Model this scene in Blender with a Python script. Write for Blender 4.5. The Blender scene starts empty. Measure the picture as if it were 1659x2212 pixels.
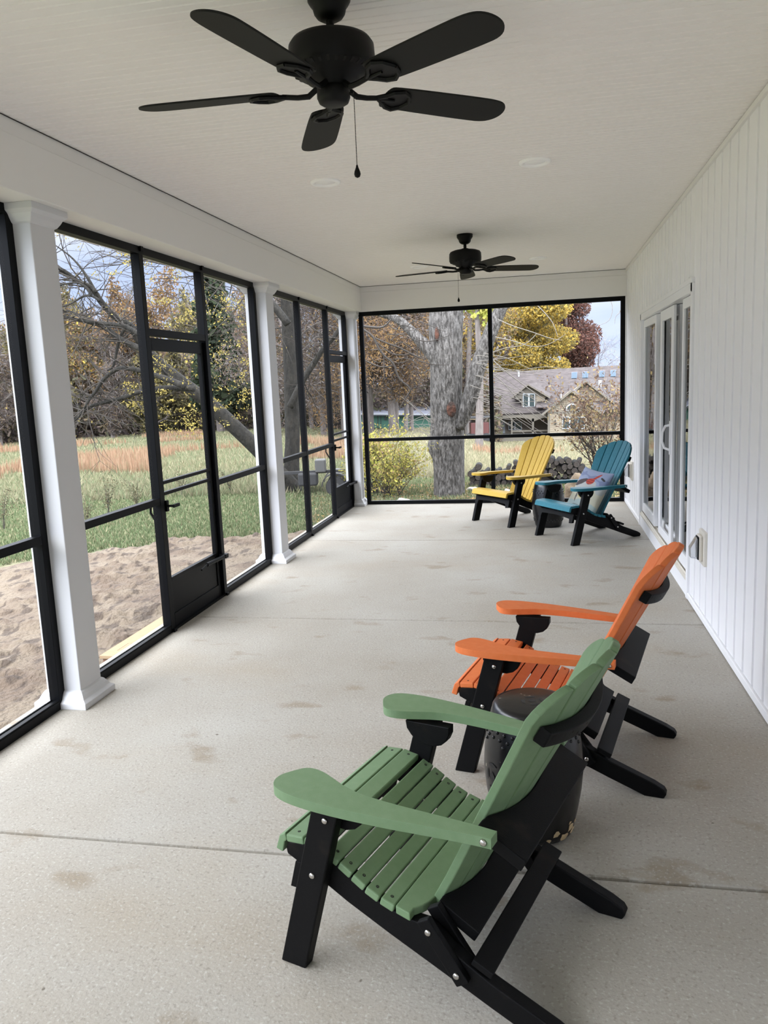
import bpy, bmesh, math, random
import numpy as np
from mathutils import Vector, Matrix
PI = math.pi
random.seed(7); rng = np.random.default_rng(11)
sc = bpy.context.scene
COL = sc.collection

# ------------------------------------------------------------------ camera
FPX = 1730.0
CAM = Vector((0.0, 0.0, 1.55))
CR = Vector((0.98023456, 0.19317297, -0.04271323))
CU = Vector((0.01051027, 0.164747, 0.98627986))
CF = Vector((-0.19755949, 0.96723453, -0.15946041))
cam_d = bpy.data.cameras.new('camera'); cam = bpy.data.objects.new('camera', cam_d); COL.objects.link(cam)
cam_d.sensor_fit = 'VERTICAL'; cam_d.sensor_height = 24.0; cam_d.lens = 24.0 * FPX / 2212.0
cam_d.clip_start = 0.05; cam_d.clip_end = 500
cam.matrix_world = Matrix(((CR.x, CU.x, -CF.x, CAM.x), (CR.y, CU.y, -CF.y, CAM.y), (CR.z, CU.z, -CF.z, CAM.z), (0, 0, 0, 1)))
sc.camera = cam

def ray(px, py):
    return CF + CR * ((px - 829.5) / FPX) - CU * ((py - 1106.0) / FPX)
def at(px, py, Y):
    d = ray(px, py); return CAM + d * (Y / d.y)
def atz(px, py, z):
    d = ray(px, py); return CAM + d * ((z - CAM.z) / d.z)

# ------------------------------------------------------------------ view, sky
sc.view_settings.view_transform = 'Standard'; sc.view_settings.look = 'None'
sc.view_settings.gamma = 1; sc.view_settings.exposure = 0.95
sc.view_settings.use_curve_mapping = False
sc.cycles.use_denoising = True
sc.cycles.max_bounces = 10; sc.cycles.diffuse_bounces = 8; sc.cycles.transparent_max_bounces = 16
sc.cycles.sample_clamp_indirect = 6.0
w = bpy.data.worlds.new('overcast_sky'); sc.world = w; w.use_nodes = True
nt = w.node_tree; N = nt.nodes; L = nt.links
for n in list(N): N.remove(n)
def nd(t, **k):
    n = N.new(t)
    for a, b in k.items(): setattr(n, a, b)
    return n
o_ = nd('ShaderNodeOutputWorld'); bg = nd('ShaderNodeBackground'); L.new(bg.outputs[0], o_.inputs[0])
tc = nd('ShaderNodeTexCoord'); sx = nd('ShaderNodeSeparateXYZ'); L.new(tc.outputs['Generated'], sx.inputs[0])
mp = nd('ShaderNodeMapping'); mp.inputs['Scale'].default_value = (1.6, 1.6, 6.0); L.new(tc.outputs['Generated'], mp.inputs[0])
nz = nd('ShaderNodeTexNoise'); nz.inputs['Scale'].default_value = 2.2; nz.inputs['Detail'].default_value = 5; L.new(mp.outputs[0], nz.inputs[0])
cr = nd('ShaderNodeValToRGB'); cr.color_ramp.elements[0].position = .42; cr.color_ramp.elements[1].position = .64
cr.color_ramp.elements[0].color = (.52, .63, .90, 1); cr.color_ramp.elements[1].color = (.76, .815, .96, 1)
L.new(nz.outputs[0], cr.inputs[0])
# overcast, shaped to light the porch: dim at the horizon, brightest midway, duller overhead
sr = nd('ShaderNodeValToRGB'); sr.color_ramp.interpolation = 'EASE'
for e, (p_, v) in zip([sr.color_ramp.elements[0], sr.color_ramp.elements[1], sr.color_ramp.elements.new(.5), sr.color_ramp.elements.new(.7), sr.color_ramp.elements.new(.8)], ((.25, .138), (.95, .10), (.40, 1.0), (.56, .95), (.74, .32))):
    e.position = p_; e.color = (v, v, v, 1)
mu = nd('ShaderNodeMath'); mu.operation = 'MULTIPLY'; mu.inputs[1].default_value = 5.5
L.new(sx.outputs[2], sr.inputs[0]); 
mf = nd('ShaderNodeMapRange'); mf.inputs[1].default_value = .25; mf.inputs[2].default_value = -.75; mf.inputs[3].default_value = .95; mf.inputs[4].default_value = 2.0   # added brightness behind the viewer, to light the porch
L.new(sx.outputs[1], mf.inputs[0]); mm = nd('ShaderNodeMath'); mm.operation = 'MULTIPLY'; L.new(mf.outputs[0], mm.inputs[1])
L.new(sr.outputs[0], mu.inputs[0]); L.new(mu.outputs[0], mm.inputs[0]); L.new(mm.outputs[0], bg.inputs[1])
wm = nd('ShaderNodeMapRange'); wm.inputs[1].default_value = .26; wm.inputs[2].default_value = .42; L.new(sx.outputs[2], wm.inputs[0])
mc = nd('ShaderNodeMix'); mc.data_type = 'RGBA'; mc.inputs[7].default_value = (.90, .935, 1.0, 1); L.new(wm.outputs[0], mc.inputs[0]); L.new(cr.outputs[0], mc.inputs[6]); L.new(mc.outputs[2], bg.inputs[0])

# ------------------------------------------------------------------ materials
def mat(name, col, rough=.6, metal=0, spec=.5, noise=None, bump=None, scale=None):
    """noise=(scale, col2, lo, hi[, detail]) mixes a second colour; bump=(scale, strength, dist)."""
    m = bpy.data.materials.new(name); m.use_nodes = True
    t = m.node_tree; b = t.nodes['Principled BSDF']
    b.inputs['Base Color'].default_value = (*col, 1); b.inputs['Roughness'].default_value = rough
    b.inputs['Metallic'].default_value = metal; b.inputs['Specular IOR Level'].default_value = spec
    if noise or bump:
        c = t.nodes.new('ShaderNodeTexCoord'); mp = t.nodes.new('ShaderNodeMapping'); t.links.new(c.outputs['Object'], mp.inputs[0])
        if scale: mp.inputs['Scale'].default_value = scale
    if noise:
        n = t.nodes.new('ShaderNodeTexNoise'); n.inputs['Scale'].default_value = noise[0]; n.inputs['Detail'].default_value = noise[4] if len(noise) > 4 else 4
        t.links.new(mp.outputs[0], n.inputs[0])
        r = t.nodes.new('ShaderNodeValToRGB'); r.color_ramp.elements[0].position = noise[2]; r.color_ramp.elements[1].position = noise[3]
        r.color_ramp.elements[0].color = (*col, 1); r.color_ramp.elements[1].color = (*noise[1], 1)
        t.links.new(n.outputs[0], r.inputs[0]); t.links.new(r.outputs[0], b.inputs['Base Color'])
    if bump:
        n = t.nodes.new('ShaderNodeTexNoise'); n.inputs['Scale'].default_value = bump[0]; n.inputs['Detail'].default_value = 3
        t.links.new(mp.outputs[0], n.inputs[0])
        bp = t.nodes.new('ShaderNodeBump'); bp.inputs['Strength'].default_value = bump[1]; bp.inputs['Distance'].default_value = bump[2]
        t.links.new(n.outputs[0], bp.inputs['Height']); t.links.new(bp.outputs[0], b.inputs['Normal'])
    return m

def layer(m, kind, scale, lo, hi, col, fac=1.0, mscale=(1, 1, 1), detail=3, offs=(0, 0, 0)):
    """adds another blotch colour on top of the base colour of a material"""
    t = m.node_tree; b = t.nodes['Principled BSDF']
    c = t.nodes.new('ShaderNodeTexCoord'); mp = t.nodes.new('ShaderNodeMapping'); t.links.new(c.outputs['Object'], mp.inputs[0])
    mp.inputs['Scale'].default_value = mscale; mp.inputs['Location'].default_value = offs
    n = t.nodes.new('ShaderNodeTexNoise' if kind == 'noise' else 'ShaderNodeTexVoronoi'); n.inputs['Scale'].default_value = scale
    if kind == 'noise': n.inputs['Detail'].default_value = detail
    t.links.new(mp.outputs[0], n.inputs[0])
    r = t.nodes.new('ShaderNodeMapRange'); r.inputs[1].default_value = lo; r.inputs[2].default_value = hi; r.inputs[3].default_value = 0; r.inputs[4].default_value = fac
    t.links.new(n.outputs[0], r.inputs[0])
    mx = t.nodes.new('ShaderNodeMix'); mx.data_type = 'RGBA'; mx.inputs[7].default_value = (*col, 1)
    src = b.inputs['Base Color']
    if src.is_linked:
        l = src.links[0]; fs = l.from_socket; t.links.remove(l); t.links.new(fs, mx.inputs[6])
    else: mx.inputs[6].default_value = src.default_value
    t.links.new(r.outputs[0], mx.inputs[0]); t.links.new(mx.outputs[2], src)

M = {}
M['concrete'] = mat('concrete', (.31, .282, .236), .85, noise=(1.1, (.37, .352, .312), .35, .7, 6), bump=(110, .42, .004))
layer(M['concrete'], 'noise', .75, .52, .72, (.31, .26, .19), .55, (1, 1.6, 1), 5, (3, 1, 0))
layer(M['concrete'], 'noise', 3.2, .61, .70, (.20, .15, .09), .55, (1, 1.5, 1), 6, (7.3, 2.2, 0))
layer(M['concrete'], 'noise', 75, .56, .70, (.20, .18, .15), .6)
layer(M['concrete'], 'noise', 95, .56, .72, (.50, .48, .44), .5, (1, 1, 1), 2, (3, 3, 3))
layer(M['concrete'], 'noise', 26, .80, .83, (.10, .08, .06), .8, (1, 1, 1), 1, (1, 4, 0))
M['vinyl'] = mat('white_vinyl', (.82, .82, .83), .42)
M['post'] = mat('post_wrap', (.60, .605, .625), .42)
M['siding'] = mat('white_siding', (.84, .84, .85), .45)
M['soffit'] = mat('soffit_vinyl', (.89, .865, .845), .5)
M['beam'] = mat('beam_wrap', (.76, .75, .73), .5)
M['frame'] = mat('black_aluminium', (.0016, .0019, .0028), .45, 0, .12)
M['poly_black'] = mat('black_poly_lumber', (.0022, .0022, .0024), .55, 0, .14, bump=(260, .25, .002))
layer(M['poly_black'], 'noise', 9, .62, .80, (.03, .022, .016), .5, (1, 1, 1), 6)
M['fan'] = mat('fan_black', (.0022, .0022, .0022), .5, 0, .2)
M['blade'] = mat('fan_blade', (.0085, .009, .008), .6, 0, .2)
M['steel'] = mat('stainless', (.55, .53, .50), .25, 1)
M['glaze'] = mat('black_glaze', (.004, .004, .005), .28, bump=(30, .12, .004))
layer(M['glaze'], 'noise', 40, .74, .78, (.5, .45, .35), .7, (1, 1, 1), 1)
M['clay'] = mat('bare_clay', (.50, .38, .22), .9)
def poly(name, c, c2): return mat(name, c, .55, 0, .3, noise=(40, c2, .35, .8), bump=(300, .15, .002))
M['green'] = poly('green_poly', (.138, .218, .112), (.160, .240, .132))
M['orange'] = poly('orange_poly', (.62, .150, .038), (.66, .18, .055))
M['yellow'] = poly('yellow_poly', (.53, .345, .045), (.56, .375, .065))
M['teal'] = poly('teal_poly', (.017, .150, .205), (.025, .175, .230))
M['off'] = mat('lens_white', (.97, .97, .96), .3)
M['dark'] = mat('dark_gap', (.02, .018, .016), .9)
M['plywood'] = mat('plywood', (.33, .235, .135), .8, noise=(14, (.29, .195, .105), .4, .7), scale=(1, 6, 1))
M['redwood'] = mat('treated_board', (.16, .085, .05), .85, noise=(20, (.20, .11, .07), .4, .7))
M['ink'] = mat('stamp_ink', (.05, .04, .04), .9)
M['outlet'] = mat('outlet_plate', (.66, .62, .54), .5)
M['bark'] = mat('bark', (.040, .036, .032), .95, noise=(7, (.15, .14, .13), .40, .62, 10), bump=(12, 1.0, .05), scale=(5, 5, 1.3))
layer(M['bark'], 'noise', 14, .55, .75, (.23, .22, .21), .6, (1, 1, .5), 6)
M['bark_dim'] = mat('bark_olive', (.010, .009, .007), .95, noise=(8, (.024, .021, .016), .4, .68, 6), bump=(14, .8, .05), scale=(2, 2, .7))
M['bark_far'] = mat('bark_far', (.10, .085, .078), .95, noise=(6, (.15, .13, .12), .4, .7), scale=(2, 2, .5))
M['twig_pale'] = mat('twig_pale', (.17, .155, .135), .9)
M['twig'] = mat('twig_brown', (.034, .028, .023), .9)
M['scar'] = mat('bare_heartwood', (.075, .028, .016), .95, noise=(9, (.025, .014, .010), .4, .6), bump=(20, 1, .03))
M['soil'] = mat('soil', (.135, .105, .074), .95, noise=(2.4, (.095, .068, .047), .44, .60, 9), bump=(26, .9, .03))
layer(M['soil'], 'noise', 4.5, .53, .60, (.045, .031, .022), .85, (2.2, 1.0, 1), 10)
M['grass_base'] = mat('meadow', (.15, .14, .08), .95, noise=(.35, (.10, .125, .060), .42, .6, 5), bump=(8, .5, .08))
layer(M['grass_base'], 'noise', .12, .55, .66, (.22, .16, .10), .7, (1, 1, 1), 4)
M['stone'] = mat('field_stone', (.17, .125, .08), .95, noise=(5, (.09, .065, .045), .4, .65), bump=(14, .8, .04))
M['stone_pale'] = mat('pale_stone', (.30, .28, .25), .9, bump=(14, .5, .03))
M['log_end'] = mat('log_end', (.075, .062, .055), .95, noise=(3, (.030, .024, .020), .4, .65))
M['roof'] = mat('shingles', (.045, .037, .036), .95, noise=(3.5, (.075, .063, .061), .4, .62, 6), scale=(.6, 1, 2.4))
M['fascia'] = mat('taupe_trim', (.13, .115, .092), .8)
M['clap'] = mat('clapboard', (.22, .182, .130), .8)
M['shade_clap'] = mat('porch_clapboard', (.19, .155, .115), .8)  # clapboard colour darkened for the shade under the house porch
M['white_trim'] = mat('white_trim', (.38, .40, .42), .6)
M['win'] = mat('window_glass', (.03, .045, .05), .06, 0, .8)
M['sky_glass'] = mat('skylight_glass', (.05, .075, .10), .6, 0, .2)
M['shed'] = mat('green_boards', (.035, .105, .075), .8, bump=(8, .4, .02))
M['shed_roof'] = mat('slate_roof', (.10, .105, .13), .8)
M['redpaint'] = mat('red_paint', (.07, .016, .014), .6)
M['rubber'] = mat('rubber', (.02, .02, .022), .7)
M['greymetal'] = mat('grey_metal', (.07, .07, .068), .6)
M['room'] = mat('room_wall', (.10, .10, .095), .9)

def attr_mat(name, rough=.9, trans=.0):
    m = bpy.data.materials.new(name); m.use_nodes = True; t = m.node_tree; b = t.nodes['Principled BSDF']
    b.inputs['Roughness'].default_value = rough; b.inputs['Specular IOR Level'].default_value = .15
    a = t.nodes.new('ShaderNodeAttribute'); a.attribute_name = 'Col'; t.links.new(a.outputs[0], b.inputs['Base Color'])
    if trans:
        tr = t.nodes.new('ShaderNodeBsdfTranslucent'); t.links.new(a.outputs[0], tr.inputs[0])
        mx = t.nodes.new('ShaderNodeMixShader'); mx.inputs[0].default_value = trans
        t.links.new(b.outputs[0], mx.inputs[1]); t.links.new(tr.outputs[0], mx.inputs[2])
        t.links.new(mx.outputs[0], t.nodes['Material Output'].inputs[0])
    return m
M['leaf'] = attr_mat('leaf', .8, .35)
M['blade_grass'] = attr_mat('grass_blades', .9, .25)

def screen_mat():
    """woven insect screen: at a slant its threads cover more of the view"""
    m = bpy.data.materials.new('insect_screen'); m.use_nodes = True; t = m.node_tree; nn = t.nodes
    for n in list(nn): nn.remove(n)
    out = nn.new('ShaderNodeOutputMaterial'); tr = nn.new('ShaderNodeBsdfTransparent'); df = nn.new('ShaderNodeBsdfDiffuse')
    df.inputs[0].default_value = (.085, .085, .082, 1)
    g = nn.new('ShaderNodeNewGeometry'); dt = nn.new('ShaderNodeVectorMath'); dt.operation = 'DOT_PRODUCT'
    t.links.new(g.outputs['Incoming'], dt.inputs[0]); t.links.new(g.outputs['Normal'], dt.inputs[1])
    ab = nn.new('ShaderNodeMath'); ab.operation = 'ABSOLUTE'; t.links.new(dt.outputs['Value'], ab.inputs[0])
    mxm = nn.new('ShaderNodeMath'); mxm.operation = 'MAXIMUM'; mxm.inputs[1].default_value = .06; t.links.new(ab.outputs[0], mxm.inputs[0])
    dv = nn.new('ShaderNodeMath'); dv.operation = 'DIVIDE'; dv.inputs[0].default_value = .075; t.links.new(mxm.outputs[0], dv.inputs[1])
    mi = nn.new('ShaderNodeMath'); mi.operation = 'MINIMUM'; mi.inputs[1].default_value = .9; t.links.new(dv.outputs[0], mi.inputs[0])
    mx = nn.new('ShaderNodeMixShader'); t.links.new(mi.outputs[0], mx.inputs[0]); t.links.new(tr.outputs[0], mx.inputs[1]); t.links.new(df.outputs[0], mx.inputs[2])
    t.links.new(mx.outputs[0], out.inputs[0]); return m
M['screen'] = screen_mat()
def glass_mat():
    m = bpy.data.materials.new('door_glass'); m.use_nodes = True; t = m.node_tree; nn = t.nodes
    for n in list(nn): nn.remove(n)
    out = nn.new('ShaderNodeOutputMaterial'); tr = nn.new('ShaderNodeBsdfTransparent'); gl = nn.new('ShaderNodeBsdfGlossy')
    tr.inputs[0].default_value = (.55, .6, .58, 1); gl.inputs['Roughness'].default_value = .015
    fr = nn.new('ShaderNodeFresnel'); fr.inputs[0].default_value = 1.75
    nz = nn.new('ShaderNodeTexNoise'); nz.inputs['Scale'].default_value = 1.6; tc = nn.new('ShaderNodeTexCoord'); t.links.new(tc.outputs['Object'], nz.inputs[0])
    bp = nn.new('ShaderNodeBump'); bp.inputs['Strength'].default_value = .25; bp.inputs['Distance'].default_value = .02
    t.links.new(nz.outputs[0], bp.inputs['Height']); t.links.new(bp.outputs[0], gl.inputs['Normal'])
    mx = nn.new('ShaderNodeMixShader'); t.links.new(fr.outputs[0], mx.inputs[0]); t.links.new(tr.outputs[0], mx.inputs[1]); t.links.new(gl.outputs[0], mx.inputs[2])
    t.links.new(mx.outputs[0], out.inputs[0]); return m
M['glass'] = glass_mat()

# ------------------------------------------------------------------ mesh helpers
def obj(name, bm, m, parent=None, smooth=False, bevel=0, loc=None, rot=None):
    me = bpy.data.meshes.new(name)
    if isinstance(bm, bmesh.types.BMesh):
        bmesh.ops.recalc_face_normals(bm, faces=bm.faces); bm.to_mesh(me); bm.free()
    else: me = bm
    o = bpy.data.objects.new(name, me); COL.objects.link(o)
    if m is not None:
        for k in (m if isinstance(m, (list, tuple)) else [m]): me.materials.append(k)
    if parent: o.parent = parent
    if loc is not None: o.location = loc
    if rot is not None: o.rotation_euler = rot
    if smooth: me.polygons.foreach_set('use_smooth', [True] * len(me.polygons))
    if bevel:
        bv = o.modifiers.new('bevel', 'BEVEL'); bv.width = bevel; bv.segments = 2; bv.limit_method = 'ANGLE'; bv.angle_limit = .6
    return o
def tag(o, label, cat, group=None, kind=None):
    if label: o['label'] = label
    if cat: o['category'] = cat
    if group: o['group'] = group
    if kind: o['kind'] = kind
    return o
def thing(name, label, cat, loc=(0, 0, 0), rz=0, group=None):
    o = bpy.data.objects.new(name, None); COL.objects.link(o); o.empty_display_size = .1
    o.location = loc; o.rotation_euler = (0, 0, rz); return tag(o, label, cat, group)
def struct(name, bm, m, parent=None, **k):
    o = obj(name, bm, m, parent, **k)
    if parent is None: o['kind'] = 'structure'
    return o
def sthing(name, loc=(0, 0, 0)):
    o = bpy.data.objects.new(name, None); COL.objects.link(o); o.location = loc; o['kind'] = 'structure'; return o
def copy_tree(o, parent=None):
    c = o.copy(); COL.objects.link(c); c.parent = parent
    for ch in list(o.children): copy_tree(ch, c)
    return c
def box(bm, x0, x1, y0, y1, z0, z1):
    vs = [bm.verts.new(p) for p in ((x0, y0, z0), (x1, y0, z0), (x1, y1, z0), (x0, y1, z0), (x0, y0, z1), (x1, y0, z1), (x1, y1, z1), (x0, y1, z1))]
    for f in ((0, 3, 2, 1), (4, 5, 6, 7), (0, 1, 5, 4), (1, 2, 6, 5), (2, 3, 7, 6), (3, 0, 4, 7)): bm.faces.new([vs[i] for i in f])
    return bm
def bx(*a): return box(bmesh.new(), *a)
def prism(poly, fn, a, b, bm=None):
    """extrudes a 2D outline: fn(p, q, t) -> 3D point"""
    bm = bm or bmesh.new()
    A = [bm.verts.new(fn(p, q, a)) for p, q in poly]; B = [bm.verts.new(fn(p, q, b)) for p, q in poly]
    bm.faces.new(A); bm.faces.new(B[::-1]); n = len(poly)
    for i in range(n): bm.faces.new([A[i], B[i], B[(i + 1) % n], A[(i + 1) % n]])
    return bm
def lathe(prof, seg=32, bm=None, c=(0, 0, 0)):
    bm = bm or bmesh.new(); rings = []
    for r, z in prof:
        if r < 1e-5: rings.append([bm.verts.new((c[0], c[1], c[2] + z))])
        else: rings.append([bm.verts.new((c[0] + r * math.cos(2 * PI * i / seg), c[1] + r * math.sin(2 * PI * i / seg), c[2] + z)) for i in range(seg)])
    for a, b in zip(rings, rings[1:]):
        for i in range(seg):
            j = (i + 1) % seg
            if len(a) == 1 and len(b) == 1: continue
            if len(a) == 1: bm.faces.new([a[0], b[i], b[j]])
            elif len(b) == 1: bm.faces.new([a[i], a[j], b[0]])
            else: bm.faces.new([a[i], a[j], b[j], b[i]])
    return bm
def tube(bm, pts, rad, seg=6, cap=True):
    pts = [Vector(p) for p in pts]; n = len(pts); rings = []
    if not isinstance(rad, (list, tuple)): rad = [rad] * n
    up = None
    for i, p in enumerate(pts):
        d = (pts[min(i + 1, n - 1)] - pts[max(i - 1, 0)])
        if d.length < 1e-9: d = Vector((0, 0, 1))
        d.normalize()
        if up is None: up = Vector((0, 0, 1)) if abs(d.z) < .9 else Vector((1, 0, 0))
        s = d.cross(up)
        if s.length < 1e-4: s = d.orthogonal()
        s.normalize(); up = s.cross(d).normalized()
        rings.append([bm.verts.new(p + (s * math.cos(2 * PI * k / seg) + up * math.sin(2 * PI * k / seg)) * rad[i]) for k in range(seg)])
    for a, b in zip(rings, rings[1:]):
        for k in range(seg): bm.faces.new([a[k], a[(k + 1) % seg], b[(k + 1) % seg], b[k]])
    if cap: bm.faces.new(rings[0][::-1]); bm.faces.new(rings[-1])
    return bm
def cyl(bm, p0, p1, r, seg=16): return tube(bm, [p0, p1], [r, r], seg)
def smooth_poly(pts, it=2, closed=True):
    for _ in range(it):
        q = []; n = len(pts)
        for i in range(n if closed else n - 1):
            a, b = pts[i], pts[(i + 1) % n]
            q.append(tuple(a[k] * .75 + b[k] * .25 for k in range(len(a)))); q.append(tuple(a[k] * .25 + b[k] * .75 for k in range(len(a))))
        if not closed: q = [pts[0]] + q + [pts[-1]]
        pts = q
    return pts

# ------------------------------------------------------------------ porch
XL, XR, YF, ZT, ZC, XB = -2.394, 0.954, 10.016, 2.428, 2.732, -2.215
Y0 = -2.86                                   # rear end of the porch, behind the viewer
JO = [-0.31, 2.355, 5.016, 7.664]
# floor slab with tooled joints running across it
prof = [(Y0 - .2, 0)]
for j in JO:
    prof += [(j - .013, 0), (j - .009, -.005), (j - .008, -.016), (j + .008, -.016), (j + .009, -.005), (j + .013, 0)]
prof += [(YF + .14, 0), (YF + .14, -.30), (Y0 - .2, -.30)]
struct('floor', prism(prof, lambda p, q, t: (t, p, q), XL - .16, XR + .05), M['concrete'])
# beadboard ceiling
prof = []; y = Y0 - .1; k = 0
while y < YF + .1:
    wd = (.058, .050, .042)[k % 3]; k += 1
    prof += [(y, ZC), (y + wd - .010, ZC), (y + wd - .008, ZC + .004), (y + wd - .002, ZC + .004)]; y += wd
prof += [(y, ZC), (y, ZC + .08), (Y0 - .1, ZC + .08)]
struct('ceiling', prism(prof, lambda p, q, t: (t, p, q), XL - .25, XR + .1), M['soffit'])
# siding wall with vertical ribs
D0, D1, DZ0, DZ1 = 5.66, 8.42, .13, 2.045          # sliding door opening
def siding(y0, y1, z0, z1, bm):
    prof = [(y0, 0)]; ph = 3.886 - .19 * 60; k = 0
    while ph + .19 * k < y1:
        g = ph + .19 * k; k += 1
        for yy, dx in ((g - .019, 0), (g - .013, .017), (g + .016, .017), (g + .018, 0)):
            if y0 + .001 < yy < y1 - .001: prof.append((yy, dx))
    prof += [(y1, 0), (y1, .06), (y0, .06)]
    return prism(prof, lambda p, q, t: (XR + q, p, t), z0, z1, bm)
bm = bmesh.new()
siding(Y0 - .1, D0 - .05, .05, ZC - .03, bm); siding(D1 + .05, YF + .02, .05, ZC - .03, bm); siding(D0 - .05, D1 + .05, DZ1 + .06, ZC - .03, bm)
struct('wall_right', bm, M['siding'])
bm = bmesh.new()
box(bm, XR - .012, XR + .05, Y0, D0 - .05, .004, .045); box(bm, XR - .012, XR + .05, D1 + .05, YF + .02, .004, .045)
struct('baseboard_right', bm, M['vinyl'], bevel=.003)
bm = bx(XR - .016, XR + .05, Y0, YF + .02, ZC - .032, ZC - .004); struct('trim_1', bm, M['beam'], bevel=.003)
# beams above the screens: face, trim strip and underside
bm = bx(XL - .20, XB, Y0 - .06, YF + .12, ZT, ZC - .068); struct('beam_left', bm, M['beam'], bevel=.004)
bm = bx(XL - .20, XB - .006, Y0 - .06, YF + .12, ZC - .068, ZC - .003); struct('trim_2', bm, M['beam'])
bm = bx(XB, XR + .0, YF - .03, YF + .12, ZT, ZC - .068); struct('beam_far', bm, M['beam'], bevel=.004)
bm = bx(XB - .006, XR + .0, YF - .024, YF + .12, ZC - .068, ZC - .003); struct('trim_3', bm, M['beam'])
bm = bx(XL - .2, XR, Y0 - .12, Y0 + .03, ZT, ZC - .003); struct('beam_near', bm, M['beam'])
bm = bx(XB - .0015, XB + .0015, Y0, YF, ZC - .005, ZC - .002); box(bm, XB, XR, YF - .026, YF - .022, ZC - .005, ZC - .002)
struct('trim_4', bm, M['dark'])

# posts
def post(x, y, name='porch_post'):
    t = thing(name, None, None, (x, y, 0)); t['kind'] = 'structure'
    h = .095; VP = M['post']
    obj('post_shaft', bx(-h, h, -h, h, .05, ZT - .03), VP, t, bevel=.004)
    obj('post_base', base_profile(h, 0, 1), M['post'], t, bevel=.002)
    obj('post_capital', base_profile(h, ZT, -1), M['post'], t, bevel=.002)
    return t
def base_profile(h, z, s):
    bm = bmesh.new(); rings = []
    for e, dz in ((.048, 0), (.048, .030), (.040, .036), (.030, .044), (.022, .060), (.010, .078), (.0, .085)):
        r = h + e; rings.append([bm.verts.new((a * r, b * r, z + s * dz)) for a, b in ((-1, -1), (1, -1), (1, 1), (-1, 1))])
    for a, b in zip(rings, rings[1:]):
        for i in range(4): bm.faces.new([a[i], a[(i + 1) % 4], b[(i + 1) % 4], b[i]])
    bm.faces.new(rings[0]); bm.faces.new(rings[-1]); return bm
PY = [-2.88, .33, 3.555, 6.77, 9.985]
for i, y in enumerate(PY): post(XL - .005, y)
post(XR - .10, PY[0])

# screen windows: frame bars are parts of one window per bay
FT = .05
def bar(y0, y1, z0, z1, x0=XL - .055, x1=XL): return bx(x0, x1, y0, y1, z0, z1)
def track(y0, y1):
    bm = bx(XL - .055, XL, y0, y1, 0.0, .045); box(bm, XL - .018, XL - .002, y0, y1, .045, .052); box(bm, XL - .050, XL - .042, y0, y1, .045, .050)
    return bm
def pane(parent, y0, y1, z0, z1):
    bm = bmesh.new(); x = XL - .03
    bm.faces.new([bm.verts.new(p) for p in ((x, y0, z0), (x, y1, z0), (x, y1, z1), (x, y0, z1))])
    return obj('screen_mesh', bm, M['screen'], parent)
def bay(idx, y0, y1, mull, rails, door=None):
    t = sthing('window_%d' % idx, (0, 0, 0))
    if door is None or door[1] < y1 - .01: pass
    obj('bottom_track', track(y0, door[0] if door else y1), M['frame'], t, bevel=.002)
    if door and door[1] < y1 - .01: obj('bottom_track', track(door[1], y1), M['frame'], t, bevel=.002)
    obj('top_rail', bar(y0, y1, ZT - .045, ZT), M['frame'], t, bevel=.002)
    for a, b in ((y0, y0 + .05), (y1 - .05, y1)): obj('jamb', bar(a, b, .0, ZT - .045), M['frame'], t, bevel=.002)
    for m in mull:
        obj('mullion', bar(m - .026, m + .026, .0, ZT - .045, XL - .055, XL + .002), M['frame'], t, bevel=.002)
        obj('bracket', bx(XL, XL + .016, m - .012, m + .026, 0, .022), M['frame'], t, bevel=.002)
        obj('bracket', bx(XL, XL + .012, m - .012, m + .022, ZT - .03, ZT), M['frame'], t, bevel=.002)
    for a, b in rails:
        obj('rail', bar(a, b, .845, .887, XL - .045, XL - .0), M['frame'], t, bevel=.002)
        pane(t, a, b, .03, .86); pane(t, a, b, .86, ZT - .03)
    return t
w1 = bay(1, .42, 3.46, [2.40], [(.45, 2.38), (2.42, 3.42)])
w2 = bay(2, 3.655, 6.675, [4.675, 5.575], [(3.69, 4.65), (5.60, 6.64)], door=(4.70, 5.55))
w3 = bay(3, 6.87, 9.89, [7.92, 8.985], [(6.90, 7.90), (7.945, 8.96)], door=(9.01, 9.86))
w0 = bay(5, -2.78, .235, [-1.8, -.8], [(-2.75, -1.82), (-1.78, -.82), (-.78, .21)])
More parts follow.
